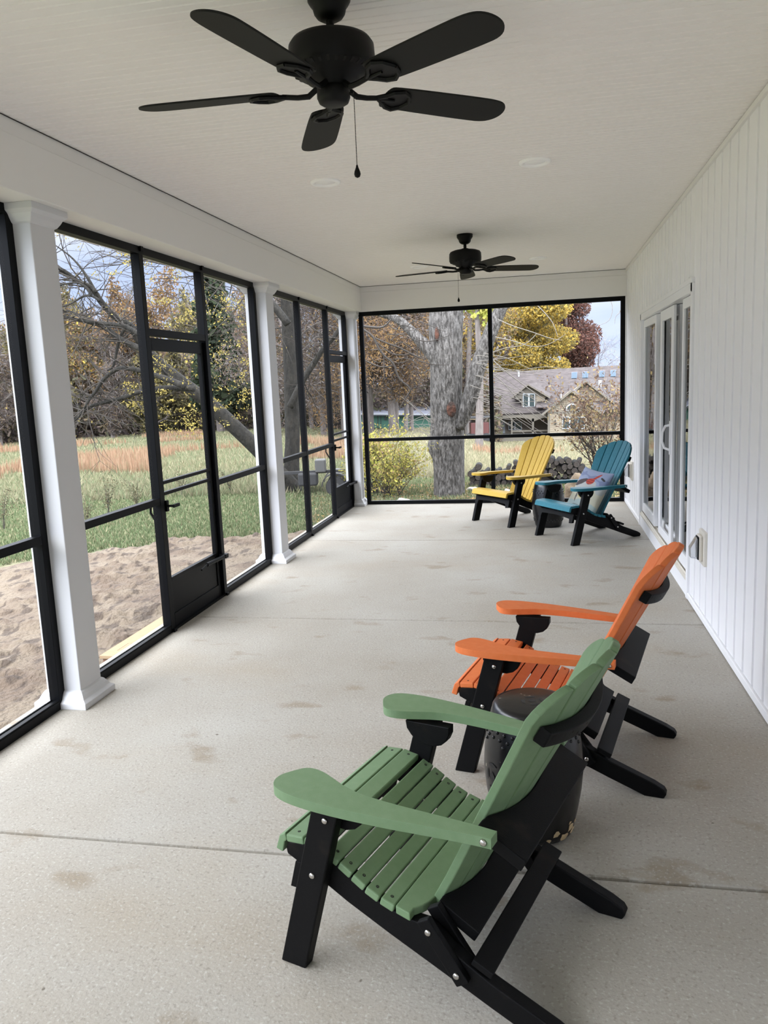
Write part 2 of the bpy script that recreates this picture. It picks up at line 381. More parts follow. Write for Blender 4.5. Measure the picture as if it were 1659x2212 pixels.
# transoms above the screen doors
for t, a, b in ((w2, 4.70, 5.55), (w3, 9.01, 9.84)):
    obj('transom_bar', bar(a, b, 1.90, 1.945, XL - .055, XL - .0), M['frame'], t, bevel=.002); pane(t, a, b, 1.93, ZT - .03)
def screen_door(idx, y0, y1):
    t = sthing('door_%d' % idx, (0, 0, 0)); xa, xb = XL - .050, XL - .020; s = .055
    for a, b in ((y0 + .004, y0 + s), (y1 - s, y1 - .004)): obj('stile', bx(xa, xb, a, b, .015, 1.89), M['frame'], t, bevel=.002)
    obj('top_rail', bx(xa, xb, y0 + s, y1 - s, 1.81, 1.89), M['frame'], t, bevel=.002)
    obj('kick_panel', bx(xa + .008, xb - .008, y0 + s, y1 - s, .10, .33), M['frame'], t)
    obj('bottom_rail', bx(xa, xb, y0 + s, y1 - s, .015, .10), M['frame'], t, bevel=.002)
    obj('kick_rail', bx(xa, xb, y0 + s, y1 - s, .32, .345), M['frame'], t, bevel=.002)
    for z in (.900, .972): obj('push_bar', bx(xa, xb, y0 + s, y1 - s, z - .011, z + .011), M['frame'], t, bevel=.002)
    obj('threshold', bx(XL - .055, XL, y0, y1, 0, .015), M['frame'], t)
    bm = bx(XL - .03, XL + .01, y0 + .015, y0 + .045, .79, .86); cyl(bm, (XL + .0, y0 + .03, .825), (XL + .055, y0 + .03, .825), .008); box(bm, XL + .045, XL + .06, y0 + .02, y0 + .10, .815, .835)
    obj('handle', bm, M['frame'], t)
    bm = bmesh.new(); tube(bm, [(xa, y0 + .03, .86), (xa - .06, y0 + .03, .84), (xa - .065, y0 + .03, .78), (xa - .02, y0 + .03, .70)], .008, 8)
    obj('outer_handle', bm, M['frame'], t)
    bm = bmesh.new(); cyl(bm, (XL + .012, y0 + .55, .315), (XL + .03, y1 - .02, .315), .014, 12); tube(bm, [(XL + .012, y0 + .45, .300), (XL + .012, y0 + .55, .315)], .007, 8)
    c = obj('closer', bm, M['fan'], t); obj('closer_rod', cyl(bmesh.new(), (XL + .018, y1 - .20, .315), (XL + .031, y1 - .01, .315), .009), M['steel'], c)
    obj('closer_bracket', bx(XL - .01, XL + .045, y1 - .03, y1 + .02, .30, .33), M['frame'], c)
    bm = bmesh.new(); x = XL - .034
    for z0, z1 in ((.335, 1.82),): bm.faces.new([bm.verts.new(p) for p in ((x, y0 + .05, z0), (x, y1 - .05, z0), (x, y1 - .05, z1), (x, y0 + .05, z1))])
    obj('screen_mesh', bm, M['screen'], t); return t
screen_door(1, 4.70, 5.55); screen_door(2, 9.01, 9.86)
# far window
def far_window(idx, Y, xa, xb, sgn=1, mid=None):
    t = sthing('window_%d' % idx, (0, 0, 0)); ya, yb = (Y - .005, Y + .05) if sgn > 0 else (Y - .05, Y)
    mid = mid if mid is not None else (xa + xb) / 2
    obj('bottom_track', bx(xa, xb, ya, yb, 0, .045), M['frame'], t, bevel=.002); obj('top_rail', bx(xa, xb, ya, yb, ZT - .05, ZT), M['frame'], t, bevel=.002)
    for a in (xa, xb - .05): obj('jamb', bx(a, a + .05, ya, yb, .045, ZT - .05), M['frame'], t, bevel=.002)
    obj('mullion', bx(mid - .025, mid + .025, ya - .003, yb, .045, ZT - .05), M['frame'], t, bevel=.002)
    for a, b in ((xa + .05, mid - .025), (mid + .025, xb - .05)):
        obj('rail', bx(a, b, ya, yb - .01, .812, .853), M['frame'], t, bevel=.002)
        for z0, z1 in ((.03, .83), (.83, ZT - .03)):
            bm = bmesh.new(); y = Y + .02 * sgn; bm.faces.new([bm.verts.new(p) for p in ((a, y, z0), (b, y, z0), (b, y, z1), (a, y, z1))]); obj('screen_mesh', bm, M['screen'], t)
    for a in (mid - .035, xb - .062): obj('bracket', bx(a, a + .07 if a < xb - .1 else xb - .03, ya - .005, ya, .77, .812), M['frame'], t)
    return t
far_window(4, YF, -2.262, XR - .012, 1, -.635)
bm = bx(-1.0, XR + .06, Y0 - .12, Y0, -.3, ZC); box(bm, XL - .2, -1.0, Y0 - .12, Y0, -.3, 0); struct('wall_near', bm, M['siding'])
far_window(6, Y0 + .05, XL + .1, -1.0, 1)  # unseen screened opening, added to let light onto the floor from behind
bm = bx(XR - .012, XR + .02, YF - .03, YF + .05, .045, ZT); struct('trim_5', bm, M['vinyl'])

# sliding patio door in the siding wall
t = sthing('door_3', (0, 0, 0)); X = XR
bm = bmesh.new()
box(bm, X - .014, X + .06, D0 - .060, D0, 0, DZ1 + .085); box(bm, X - .014, X + .06, D1, D1 + .055, 0, DZ1 + .085); box(bm, X - .014, X + .06, D0 - .055, D1 + .055, DZ1, DZ1 + .06)
box(bm, X - .024, X + .03, D0 - .068, D1 + .064, DZ1 + .055, DZ1 + .087)
obj('door_casing', bm, M['vinyl'], t, bevel=.003)
obj('apron_panel', bx(X - .006, X + .05, D0, D1, .0, DZ0 - .02), M['vinyl'], t, bevel=.002)
bm = bx(X - .010, X + .20, D0, D1, DZ0 - .02, DZ0)
for k in range(5): box(bm, X + .005 + k * .032, X + .011 + k * .032, D0, D1, DZ0, DZ0 + .014)
obj('sill_track', bm, M['outlet'], t, bevel=.001)
bm = bx(X + .06, X + .22, D0 - .05, D0, 0, DZ1 + .05); box(bm, X + .06, X + .22, D1, D1 + .05, 0, DZ1 + .05); box(bm, X + .06, X + .22, D0, D1, DZ1 + .0, DZ1 + .05)
obj('door_jamb', bm, M['vinyl'], t)
def sash(x, y0, y1, st=.07, z0=.15, z1=DZ1 - .005, name='door_panel'):
    bm = bx(x, x + .035, y0, y0 + st, z0, z1); box(bm, x, x + .035, y1 - st, y1, z0, z1)
    box(bm, x, x + .035, y0 + st, y1 - st, z0, z0 + .09); box(bm, x, x + .035, y0 + st, y1 - st, z1 - .07, z1)
    p = obj(name, bm, M['vinyl'], t, bevel=.003)
    bm = bx(x + .014, x + .018, y0 + st - .004, y1 - st + .004, z0 + .085, z1 - .066); obj('glass_pane', bm, M['glass'], p); return p
sash(X + .015, 7.52, D1 - .005); a = sash(X + .060, 6.55, 7.60); sash(X + .105, 5.85, 6.90); sash(X + .015, D0 - .045, 6.14, .055)
bm = bx(X + .010, X + .030, 6.50, 6.62, .16, DZ1 - .01); box(bm, X + .010, X + .030, 7.12, 7.22, .16, DZ1 - .01); box(bm, X + .010, X + .030, 6.62, 7.12, 1.95, DZ1 - .01); box(bm, X + .010, X + .030, 6.62, 7.12, .16, .23)
p = obj('sliding_screen_frame', bm, M['vinyl'], t, bevel=.003)
bm = bmesh.new(); tube(bm, [(X + .01, 6.56, 1.13), (X - .030, 6.585, 1.12), (X - .048, 6.60, 1.07), (X - .050, 6.60, 1.00), (X - .035, 6.585, .95), (X + .01, 6.56, .93)], [.010, .010, .009, .009, .010, .010], 8)
box(bm, X - .002, X + .010, 6.545, 6.575, .90, 1.16); obj('handle', bm, M['vinyl'], t, smooth=False)
# dim room behind the glass
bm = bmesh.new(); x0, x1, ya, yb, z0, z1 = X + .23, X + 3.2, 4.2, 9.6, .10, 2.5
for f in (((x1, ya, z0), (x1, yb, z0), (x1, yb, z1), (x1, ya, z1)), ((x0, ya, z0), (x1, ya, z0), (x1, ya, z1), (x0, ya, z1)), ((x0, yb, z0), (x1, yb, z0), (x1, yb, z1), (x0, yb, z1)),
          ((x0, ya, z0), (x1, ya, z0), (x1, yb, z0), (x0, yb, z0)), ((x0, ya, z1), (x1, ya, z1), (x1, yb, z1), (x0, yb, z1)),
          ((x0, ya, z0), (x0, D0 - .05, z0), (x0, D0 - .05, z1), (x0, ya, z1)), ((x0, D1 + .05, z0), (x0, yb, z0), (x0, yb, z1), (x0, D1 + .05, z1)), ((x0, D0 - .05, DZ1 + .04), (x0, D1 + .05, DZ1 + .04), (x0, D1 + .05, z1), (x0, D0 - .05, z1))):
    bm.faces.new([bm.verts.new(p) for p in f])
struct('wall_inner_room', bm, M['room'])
# body of the house behind the siding, and the porch roof
bm = bx(X + .061, X + .2, Y0 - .1, 4.19, -.3, ZC + .08); box(bm, X + .061, X + .2, 9.61, YF + .1, -.3, ZC + .08); struct('wall_house', bm, M['siding'])
bm = bx(XL - .45, X + 3.6, Y0 - .5, YF + .4, ZC + .085, ZC + .2); struct('roof_slab', bm, M['roof'])

# outlets with clear weather covers
def outlet(y, label):
    t = thing('wall_outlet', label, 'outlet', (XR, y, .47))
    obj('mounting_block', bx(-.020, .004, -.085, .085, -.105, .105), M['outlet'], t, bevel=.006)
    obj('cover_base', bx(-.040, -.020, -.052, .052, -.078, .078), M['outlet'], t, bevel=.005)
    obj('gasket', bx(-.046, -.040, -.042, .042, -.07, .07), M['frame'], t)
    obj('receptacle', bx(-.050, -.046, -.030, .030, -.058, .058), M['vinyl'], t, bevel=.002)
    bm = prism([(-.050, -.065), (-.085, -.060), (-.088, .0), (-.050, .066)], lambda p, q, t_: (p, t_, q), -.036, .036)
    obj('flip_cover', bm, M['clearpl'], t, bevel=.002); return t
m = mat('clear_plastic', (.85, .87, .9), .15); m.node_tree.nodes['Principled BSDF'].inputs['Transmission Weight'].default_value = .75; M['clearpl'] = m
outlet(5.09, 'covered outdoor outlet on the white siding just right of the sliding door')
outlet(9.20, 'covered outdoor outlet on the white siding behind the teal chair')

# ------------------------------------------------------------------ ceiling fans and lights
def ceiling_light(x, y, label):
    t = thing('recessed_light', label, 'ceiling light', (x, y, ZC), group='recessed porch lights')
    obj('trim_ring', lathe([(.090, .002), (.090, -.006), (.080, -.013), (.064, -.011), (.058, -.001)], 40), M['off'], t, smooth=True)
    obj('lens', lathe([(0, -.003), (.058, -.003), (.060, .001)], 40), M['off'], t, smooth=True); return t
for x, y, l in ((-1.252, 4.824, 'white recessed ceiling light left of and beyond the nearer fan pull chain'), (-.038, 4.815, 'white recessed ceiling light nearer the siding wall, midway between the fans'),
                (-1.272, 8.61, 'small far recessed light left of the farther fan'), (-.047, 8.595, 'small far recessed light right of the farther fan')): ceiling_light(x, y, l)
def make_fan():
    t = thing('ceiling_fan', '', 'ceiling fan')
    obj('canopy', lathe([(0, 0), (.066, 0), (.066, -.022), (.060, -.032), (.052, -.042), (.048, -.058), (.040, -.069), (.026, -.077), (0, -.078)], 36), M['fan'], t, smooth=True)
    obj('downrod', cyl(bmesh.new(), (0, 0, -.065), (0, 0, -.135), .0125), M['fan'], t)
    obj('motor_housing', lathe([(0, -.112), (.028, -.113), (.032, -.122), (.095, -.128), (.122, -.138), (.132, -.152), (.134, -.185), (.133, -.212), (.124, -.224), (.112, -.228), (.108, -.234), (.085, -.242), (.080, -.252), (.052, -.261), (.050, -.270), (0, -.270)], 48), M['fan'], t, smooth=True)
    bm = bmesh.new()
    for k in range(30):
        a = 2 * PI * k / 30; c, s = math.cos(a), math.sin(a)
        prism([(.086, -.240), (.127, -.224), (.127, -.216), (.086, -.228)], lambda p, q, w_: (p * c - w_ * s, p * s + w_ * c, q), -.004, .004, bm)
    obj('vent_ribs', bm, M['blade'], t)
    obj('switch_housing', lathe([(0, -.255), (.047, -.255), (.047, -.268), (.051, -.272), (.052, -.300), (.050, -.304), (.046, -.314), (.036, -.320), (.006, -.322), (0, -.322)], 40), M['fan'], t, smooth=True)
    out = smooth_poly([(.175, -.048), (.205, -.060), (.50, -.068), (.585, -.066), (.622, -.048), (.640, -.010), (.636, .030), (.605, .062), (.55, .069), (.205, .060), (.175, .048)], 2)
    zb = -.276; pt = math.radians(-11)
    for k in range(5):
        e = bpy.data.objects.new('x', None)
        a = 2 * PI * k / 5; Rz = Matrix.Rotation(a, 4, 'Z'); Rx = Matrix.Rotation(pt, 4, 'X')
        bm = prism(out, lambda p, q, w_: (p, q, w_), -.003, .003); bm.transform(Rz @ Matrix.Translation((0, 0, zb)) @ Rx)
        b = obj('blade', bm, M['blade'], t, bevel=.001)
        bm = bmesh.new()
        tube(bm, [(.045, 0, .012), (.080, 0, -.012), (.115, 0, -.012), (.165, 0, -.006)], [.009, .009, .008, .008], 8)
        for s in (-1, 1):
            tube(bm, [(.150, 0, -.007), (.178, s * .020, -.008), (.196, s * .040, -.008), (.225, s * .050, -.008), (.252, s * .034, -.008), (.268, 0, -.008)], [.007, .008, .008, .008, .007, .007], 6)
        prism(smooth_poly([(.165, -.02), (.19, -.045), (.225, -.053), (.262, -.02), (.270, 0), (.262, .02), (.225, .053), (.19, .045), (.165, .02)], 1), lambda p, q, w_: (p, q, w_), -.0065, -.003, bm)
        tube(bm, [(.165, 0, -.009), (.215, 0, -.009)], [.007, .004], 6)
        bm.transform(Rz @ Matrix.Translation((0, 0, zb)) @ Rx)
        obj('blade_iron', bm, M['fan'], t)
        bpy.data.objects.remove(e)
    bm = bmesh.new(); cyl(bm, (-.045, -.0, -.292), (-.064, -.0, -.292), .005, 8)
    for k in range(46): bmesh.ops.create_icosphere(bm, subdivisions=1, radius=.0019, matrix=Matrix.Translation((-.064, 0, -.294 - k * .0046)))
    tube(bm, [(-.064, 0, -.292), (-.064, 0, -.502)], .0007, 5)
    ch = obj('pull_chain', bm, M['fan'], t)
    obj('chain_pendant', lathe([(0, 0), (.003, -.002), (.004, -.008), (.009, -.020), (.0105, -.028), (.008, -.036), (0, -.040)], 16, c=(-.064, 0, -.502)), M['fan'], ch, smooth=True)
    return t
f1 = make_fan(); f1['label'] = 'large black five-blade ceiling fan in the foreground hanging from a short rod'
f1.location = (-.634, 2.60, ZC); f1.rotation_euler.z = math.radians(182.4); f1['group'] = 'ceiling fans'
f2 = copy_tree(f1); f2['label'] = 'smaller-looking black ceiling fan farther down the porch above the yellow chair'
f2.location = (-.632, 6.93, ZC); f2.rotation_euler.z = math.radians(165.2)
for c_ in f2.children:
    if c_.name.startswith('pull_chain'): c_.rotation_euler.z = math.radians(195)

# ------------------------------------------------------------------ folding chairs
T = Vector((-.480, 0, .877)); NF = Vector((.877, 0, .480)); B0 = Vector((-.058, 0, .245)); CV = 1.05
def halfw(s): return .192 + .060 * min(max(s, 0), .62) / .6
def backpt(v, s, off):                      # v to the sitter's right; off forward of the slats' front
    c = CV * v * v
    return B0 + T * s + NF * (c + off) + Vector((0, -v, 0))
def make_chair(name, colour, label):
    t = thing(name, label, 'chair'); MC, MB = M[colour], M['poly_black']
    # front legs, corbels, rails
    for s in (-1, 1):
        vy = lambda v: -s * v
        obj('front_leg', prism([(.400, 0), (.320, 0), (.186, .488), (.266, .488)], lambda p, q, v: (p, vy(v), q), .282, .320), MB, t, bevel=.004)
        obj('arm_corbel', prism([(.288, .488), (.136, .488), (.137, .462), (.147, .440), (.165, .424), (.190, .416), (.215, .416), (.245, .424), (.268, .440), (.284, .462)], lambda p, q, v: (p, vy(v), q), .243, .280), MB, t, bevel=.003)
        rail = [(.385, .300), (.388, .318), (.378, .336), (.348, .342), (.29, .340), (.231, .315), (.192, .292), (.153, .268), (.114, .247), (.072, .232), (.03, .222), (-.005, .219), (-.03, .219), (-.055, .203), (-.10, .168), (-.20, .116), (-.36, .052), (-.392, .034), (-.402, .018), (-.392, .0), (-.325, .0), (-.20, .048), (-.06, .105), (.071, .157), (.20, .212), (.30, .262)]
        r_ = obj('seat_rail', prism(rail, lambda p, q, v: (p, vy(v), q), .243, .281), MB, t, bevel=.004)
        l_ = obj('folding_link', prism([(-.014, .232), (-.046, .252), (-.150, .112), (-.118, .090)], lambda p, q, v: (p, vy(v), q), .2815, .300), MB, t, bevel=.003)
        li = obj('folding_link', prism([(-.014, .232), (-.046, .252), (-.150, .112), (-.118, .090)], lambda p, q, v: (p, vy(v), q), .222, .2425), MB, t, bevel=.003)
        arm = smooth_poly([(.368, .245), (.392, .288), (.380, .333), (.34, .354), (.27, .362), (.17, .358), (.045, .344), (-.073, .324), (-.16, .311), (-.200, .307), (-.219, .306), (-.219, .306), (-.219, .268), (-.219, .268), (-.15, .266), (-.06, .270), (.05, .274), (.13, .272), (.19, .262), (.24, .240), (.29, .218), (.328, .212), (.352, .221)], 2)
        sl = lambda p: .486 + (p + .2) * .030
        bm = bmesh.new()
        A = [bm.verts.new((p, vy(v), sl(p))) for p, v in arm]; Bv = [bm.verts.new((p, vy(v), sl(p) + .026)) for p, v in arm]
        bm.faces.new(A); bm.faces.new(Bv[::-1])
        for i in range(len(arm)): bm.faces.new([A[i], A[(i + 1) % len(arm)], Bv[(i + 1) % len(arm)], Bv[i]])
        ar = obj('armrest', bm, MC, t, bevel=.004)
        # bolts
        def bolt(u, w_, v, par, r=.0095):
            d = 1 if v > 0 else -1
            bm = lathe([(0, .006), (r * .45, .0058), (r * .8, .004), (r, .0), (0, 0)], 14)
            bm.transform(Matrix.Translation((u, vy(abs(v)), w_)) @ Matrix.Rotation(PI / 2 * s, 4, 'X')); obj('bolt', bm, M['steel'], par, smooth=True)
        legs = [c for c in t.children if c.name.startswith('front_leg')]
        bolt(.278, .288, .320, legs[-1]); bolt(.228, .455, .320, legs[-1])
        bolt(-.045, .215, .300, l_); bolt(-.118, .122, .300, l_); bolt(-.200, .499, .307, ar)
        obj('screw', lathe([(0, .001), (.004, .001), (.004, 0), (0, 0)], 10, c=(-.17, -s * .20, .147)), M['steel'], t)
    # seat slats
    scr = [(.352, .364), (.292, .362), (.231, .338), (.192, .315), (.153, .291), (.114, .270), (.072, .255)]
    wd = [.056, .056, .041, .0415, .041, .041, .040]
    dirs = [(-1, .08), (-1, -.16), (-1, -.55), (-1, -.60), (-1, -.58), (-1, -.45), (-1, -.32)]
    for (u, w_), h, d in zip(scr, wd, dirs):
        d = Vector((d[0], 0, d[1])).normalized(); n = Vector((-d.z, 0, d.x)); n = n if n.z > 0 else -n
        bm = bmesh.new(); c = Vector((u, 0, w_))
        prism([(-h / 2, 0), (h / 2, 0), (h / 2, -.022), (-h / 2, -.022)], lambda p, q, v: c + d * p + n * q + Vector((0, v, 0)), -.288, .288, bm)
        s_ = obj('seat_slat', bm, MC, t, bevel=.004)
        for v in (-.264, .264):
            b2 = lathe([(.0022, .001), (.0022, .0004), (.0045, .0004), (.0045, -.001), (0, -.001)], 10); b2.transform(Matrix.Translation(c + Vector((0, v, 0))) @ n.to_track_quat('Z', 'Y').to_matrix().to_4x4()); obj('screw', b2, M['dark'], s_)
    obj('seat_slat', prism([(.382, .366), (.402, .354), (.416, .312), (.394, .306), (.386, .338), (.378, .346)], lambda p, q, v: (p, v, q), -.288, .288), MC, t, bevel=.003)
    rear = []
    for k in range(25):
        v = -.288 + .576 * k / 24; a = abs(v)
        u = .010 if a > .262 else (.010 - .022 * min(1, (.262 - a) / .05) ** .6 - .044 * (1 - (min(a, .20) / .20) ** 2))
        rear.append((u, v))
    bm = prism([(.050, -.288)] + rear + [(.050, .288)], lambda p, q, w_: (p, q, w_ + .246 + (p - .03) * .25), -.022, .0)
    obj('seat_slat', bm, MC, t, bevel=.003)
    # back slats
    tops = [(.605, .695), (.705, .748), (.757, .775), (.775, .757), (.748, .705), (.695, .605)]
    for k in range(6):
        grid = []; n_s = 7
        f0, f1 = k / 3 - 1, (k + 1) / 3 - 1; gap = .0035
        sa, sb = tops[k]; smid = (sa + sb) / 2 + .012
        cols = 8; bm = bmesh.new(); F, R_ = [], []; AT = lambda v: .545 + .20 * max(0., 1 - (v / .2605) ** 2) ** .6; ht = halfw(.62)
        for j in range(n_s):
            rowf, rowr = [], []
            for i in range(cols):
                q = i / (cols - 1); vq = (ht * f0 + gap) * (1 - q) + (ht * f1 - gap) * q; stop = AT(vq) - .006 * (abs(2 * q - 1) ** 4)
                s_ = -.06 + (stop + .06) * j / (n_s - 1)
                h = halfw(s_)
                v = (h * f0 + gap) * (1 - q) + (h * f1 - gap) * q
                va, vb = h * f0 + gap, h * f1 - gap
                ca, cb = CV * va * va, CV * vb * vb; c = ca * (1 - q) + cb * q
                P = B0 + T * s_ + NF * c + Vector((0, -v, 0))
                rowf.append(bm.verts.new(P)); rowr.append(bm.verts.new(P - NF * .022))
            F.append(rowf); R_.append(rowr)
        for j in range(n_s - 1):
            for i in range(cols - 1):
                bm.faces.new([F[j][i], F[j][i + 1], F[j + 1][i + 1], F[j + 1][i]]); bm.faces.new([R_[j][i], R_[j + 1][i], R_[j + 1][i + 1], R_[j][i + 1]])
            for i in (0, cols - 1): bm.faces.new([F[j][i], F[j + 1][i], R_[j + 1][i], R_[j][i]])
        for i in range(cols - 1):
            for j in (0, n_s - 1): bm.faces.new([F[j][i], F[j][i + 1], R_[j][i + 1], R_[j][i]])
        obj('back_slat', bm, MC, t, bevel=.003)
    # supports behind the back
    def support(s0, hw, depth, name, th=.032):
        pl = []
        for k in range(21):
            v = -hw + 2 * hw * k / 20; a = min(abs(v), halfw(s0) + .005)
            pl.append((-.0235 + CV * a * a, v))
        pl += [(-depth, hw), (-depth, -hw)]
        bm = prism(pl, lambda p, q, w_: B0 + T * (s0 + w_) + NF * p + Vector((0, q, 0)), -th / 2, th / 2)
        return obj(name, bm, MB, t, bevel=.003)
    support(.275, .267, .105, 'arm_support')
    support(-.018, .2215, .105, 'seat_support')
    pl = [(-.0235 + CV * v * v, v) for v in [-.222 + .444 * k / 20 for k in range(21)]]
    pl += [(-.053 + CV * v * v, v) for v in [.222 - .444 * k / 20 for k in range(21)]]
    ub = obj('upper_brace', prism(pl, lambda p, q, w_: B0 + T * (.558 + w_) + NF * p + Vector((0, q, 0)), -.022, .022), MB, t, bevel=.003)
    for k in range(12):
        v = -.205 + .41 * k / 11; P = B0 + T * (.558 + (.008 if k % 2 else -.008)) + NF * (-.0532 + CV * v * v) + Vector((0, v, 0))
        b2 = lathe([(.004, .0), (.004, -.001), (0, -.001)], 8); b2.transform(Matrix.Translation(P) @ (-NF).to_track_quat('Z', 'Y').to_matrix().to_4x4()); obj('screw', b2, M['dark'], ub)
    # front spreader with its arch, rear strut
    ar = [(-.281, .205), (-.281, .285), (.281, .285), (.281, .205), (.235, .200)] + [(.225 - .45 * k / 10, .238 + .010 * math.sin(PI * k / 10)) for k in range(0, 11)] + [(-.235, .200)]
    obj('front_spreader', prism(ar, lambda p, q, u: (u - (q - .2) * .27 + .045, p, q), .315, .337), MB, t, bevel=.002)
    obj('rear_strut', prism([(-.148, .149), (-.200, .126), (-.208, .143), (-.156, .166)], lambda p, q, v: (p, v, q), -.281, .281), MB, t, bevel=.003)
    return t
def place(c, x, y, th): c.location = (x, y, 0); c.rotation_euler.z = th
place(make_chair('adirondack_chair', 'green', 'sage green slatted folding chair with black frame, nearest of the four chairs'), -.2447, 2.0499, 2.831)
place(make_chair('adirondack_chair', 'orange', 'orange slatted folding chair with black frame beside the worn black stool'), .0916, 3.2238, 2.925)
place(make_chair('adirondack_chair', 'yellow', 'yellow slatted folding chair with fan-shaped back near the far screen'), -.291, 8.791, math.radians(222.5))
place(make_chair('adirondack_chair', 'teal', 'teal blue slatted folding chair holding a printed throw pillow'), .401, 7.846, math.radians(213))

# ------------------------------------------------------------------ garden stools
def stool(x, y, label, worn, rz=0):
    t = thing('garden_stool', label, 'stool', (x, y, 0), rz, 'black drum garden stools')
    H = .462
    pr = [(0, .004), (.118, .002), (.132, .010), (.138, .03), (.150, .09), (.162, .16), (.168, .23), (.165, .30), (.155, .37), (.143, .42), (.136, .447), (.128, .458), (.112, H), (0, H)]
    pr2 = []
    for a, b in zip(pr, pr[1:]):
        pr2.append(a)
        for k in range(1, 3): pr2.append((a[0] + (b[0] - a[0]) * k / 3, a[1] + (b[1] - a[1]) * k / 3))
    pr2.append(pr[-1])
    body = obj('drum_body', lathe(pr, 48), M['glaze'], t, smooth=True)
    def rad(z):
        for a, b in zip(pr[1:], pr[2:]):
            if a[1] <= z <= b[1] and b[1] > a[1]: return a[0] + (b[0] - a[0]) * (z - a[1]) / (b[1] - a[1])
        return .13
    bm = bmesh.new()
    for row, z in ((0, .385), (1, .365), (2, .345), (0, .085), (1, .068)):
        for k in range(30):
            if worn and z < .1: continue
            a = 2 * PI * (k + .5 * (row % 2)) / 30
            if row == 2 and k % 3: continue
            bmesh.ops.create_uvsphere(bm, u_segments=8, v_segments=5, radius=.0062, matrix=Matrix.Translation(((rad(z) + .000) * math.cos(a), (rad(z)) * math.sin(a), z)))
    obj('studs', bm, M['glaze'], body, smooth=True)
    # coin-shaped cut-outs on the sides and top
    bm = bmesh.new()
    for k in range(4):
        a0 = 2 * PI * k / 4 + .35
        for dz, da, hw, hh in ((0, 0, .014, .018), (.040, 0, .020, .008), (-.040, 0, .020, .008), (0, .17, .007, .022), (0, -.17, .007, .022)):
            a = a0 + da; z = .23 + dz; r_ = rad(z) + .0012; c, s = math.cos(a), math.sin(a)
            q = [(r_ * c - w_ * s, r_ * s + w_ * c, z + h) for w_, h in ((-hw, -hh * .3), (0, -hh), (hw, -hh * .3), (hw, hh * .3), (0, hh), (-hw, hh * .3))]
            bm.faces.new([bm.verts.new(p) for p in q])
    for hx, hy, ox, oy in ((.012, .012, 0, 0), (.018, .006, 0, .032), (.018, .006, 0, -.032), (.006, .018, .032, 0), (.006, .018, -.032, 0)):
        bm.faces.new([bm.verts.new((ox + a * hx, oy + b * hy, H + .0008)) for a, b in ((-1, -.3), (-.4, -1), (.4, -1), (1, -.3), (1, .3), (.4, 1), (-.4, 1), (-1, .3))])
    obj('cutouts', bm, M['dark'], body)
    if worn:
        bm = bmesh.new(); r2 = random.Random(3)
        for a, z, s in ((-.55, .050, .021), (-.42, .030, .016), (-.75, .026, .020), (-1.02, .046, .015), (-.33, .062, .010), (-1.22, .020, .013), (-.63, .072, .008), (-1.55, .022, .012), (-.2, .03, .012)):
            a = a - rz; vs = []
            for k in range(11):
                th = 2 * PI * k / 11; rr = s * r2.uniform(.55, 1.15); da = rr * math.cos(th) / .14; dz = rr * math.sin(th) * .8
                zz = max(.012, z + dz); vs.append(bm.verts.new(((rad(zz) + .002) * math.cos(a + da), (rad(zz) + .002) * math.sin(a + da), zz)))
            ct = bm.verts.new(((rad(z) + .0025) * math.cos(a), (rad(z) + .0025) * math.sin(a), z))
            for k in range(11): bm.faces.new([ct, vs[k], vs[(k + 1) % 11]])
        obj('chipped_glaze', bm, M['clay'], body)['label'] = 'tan patches of chipped glaze'
    return t
stool(-.050, 2.625, 'black ceramic garden stool with chipped base between the green and orange chairs', True, .3)
stool(.03, 8.40, 'shiny black garden stool between the yellow and teal chairs', False, .9)

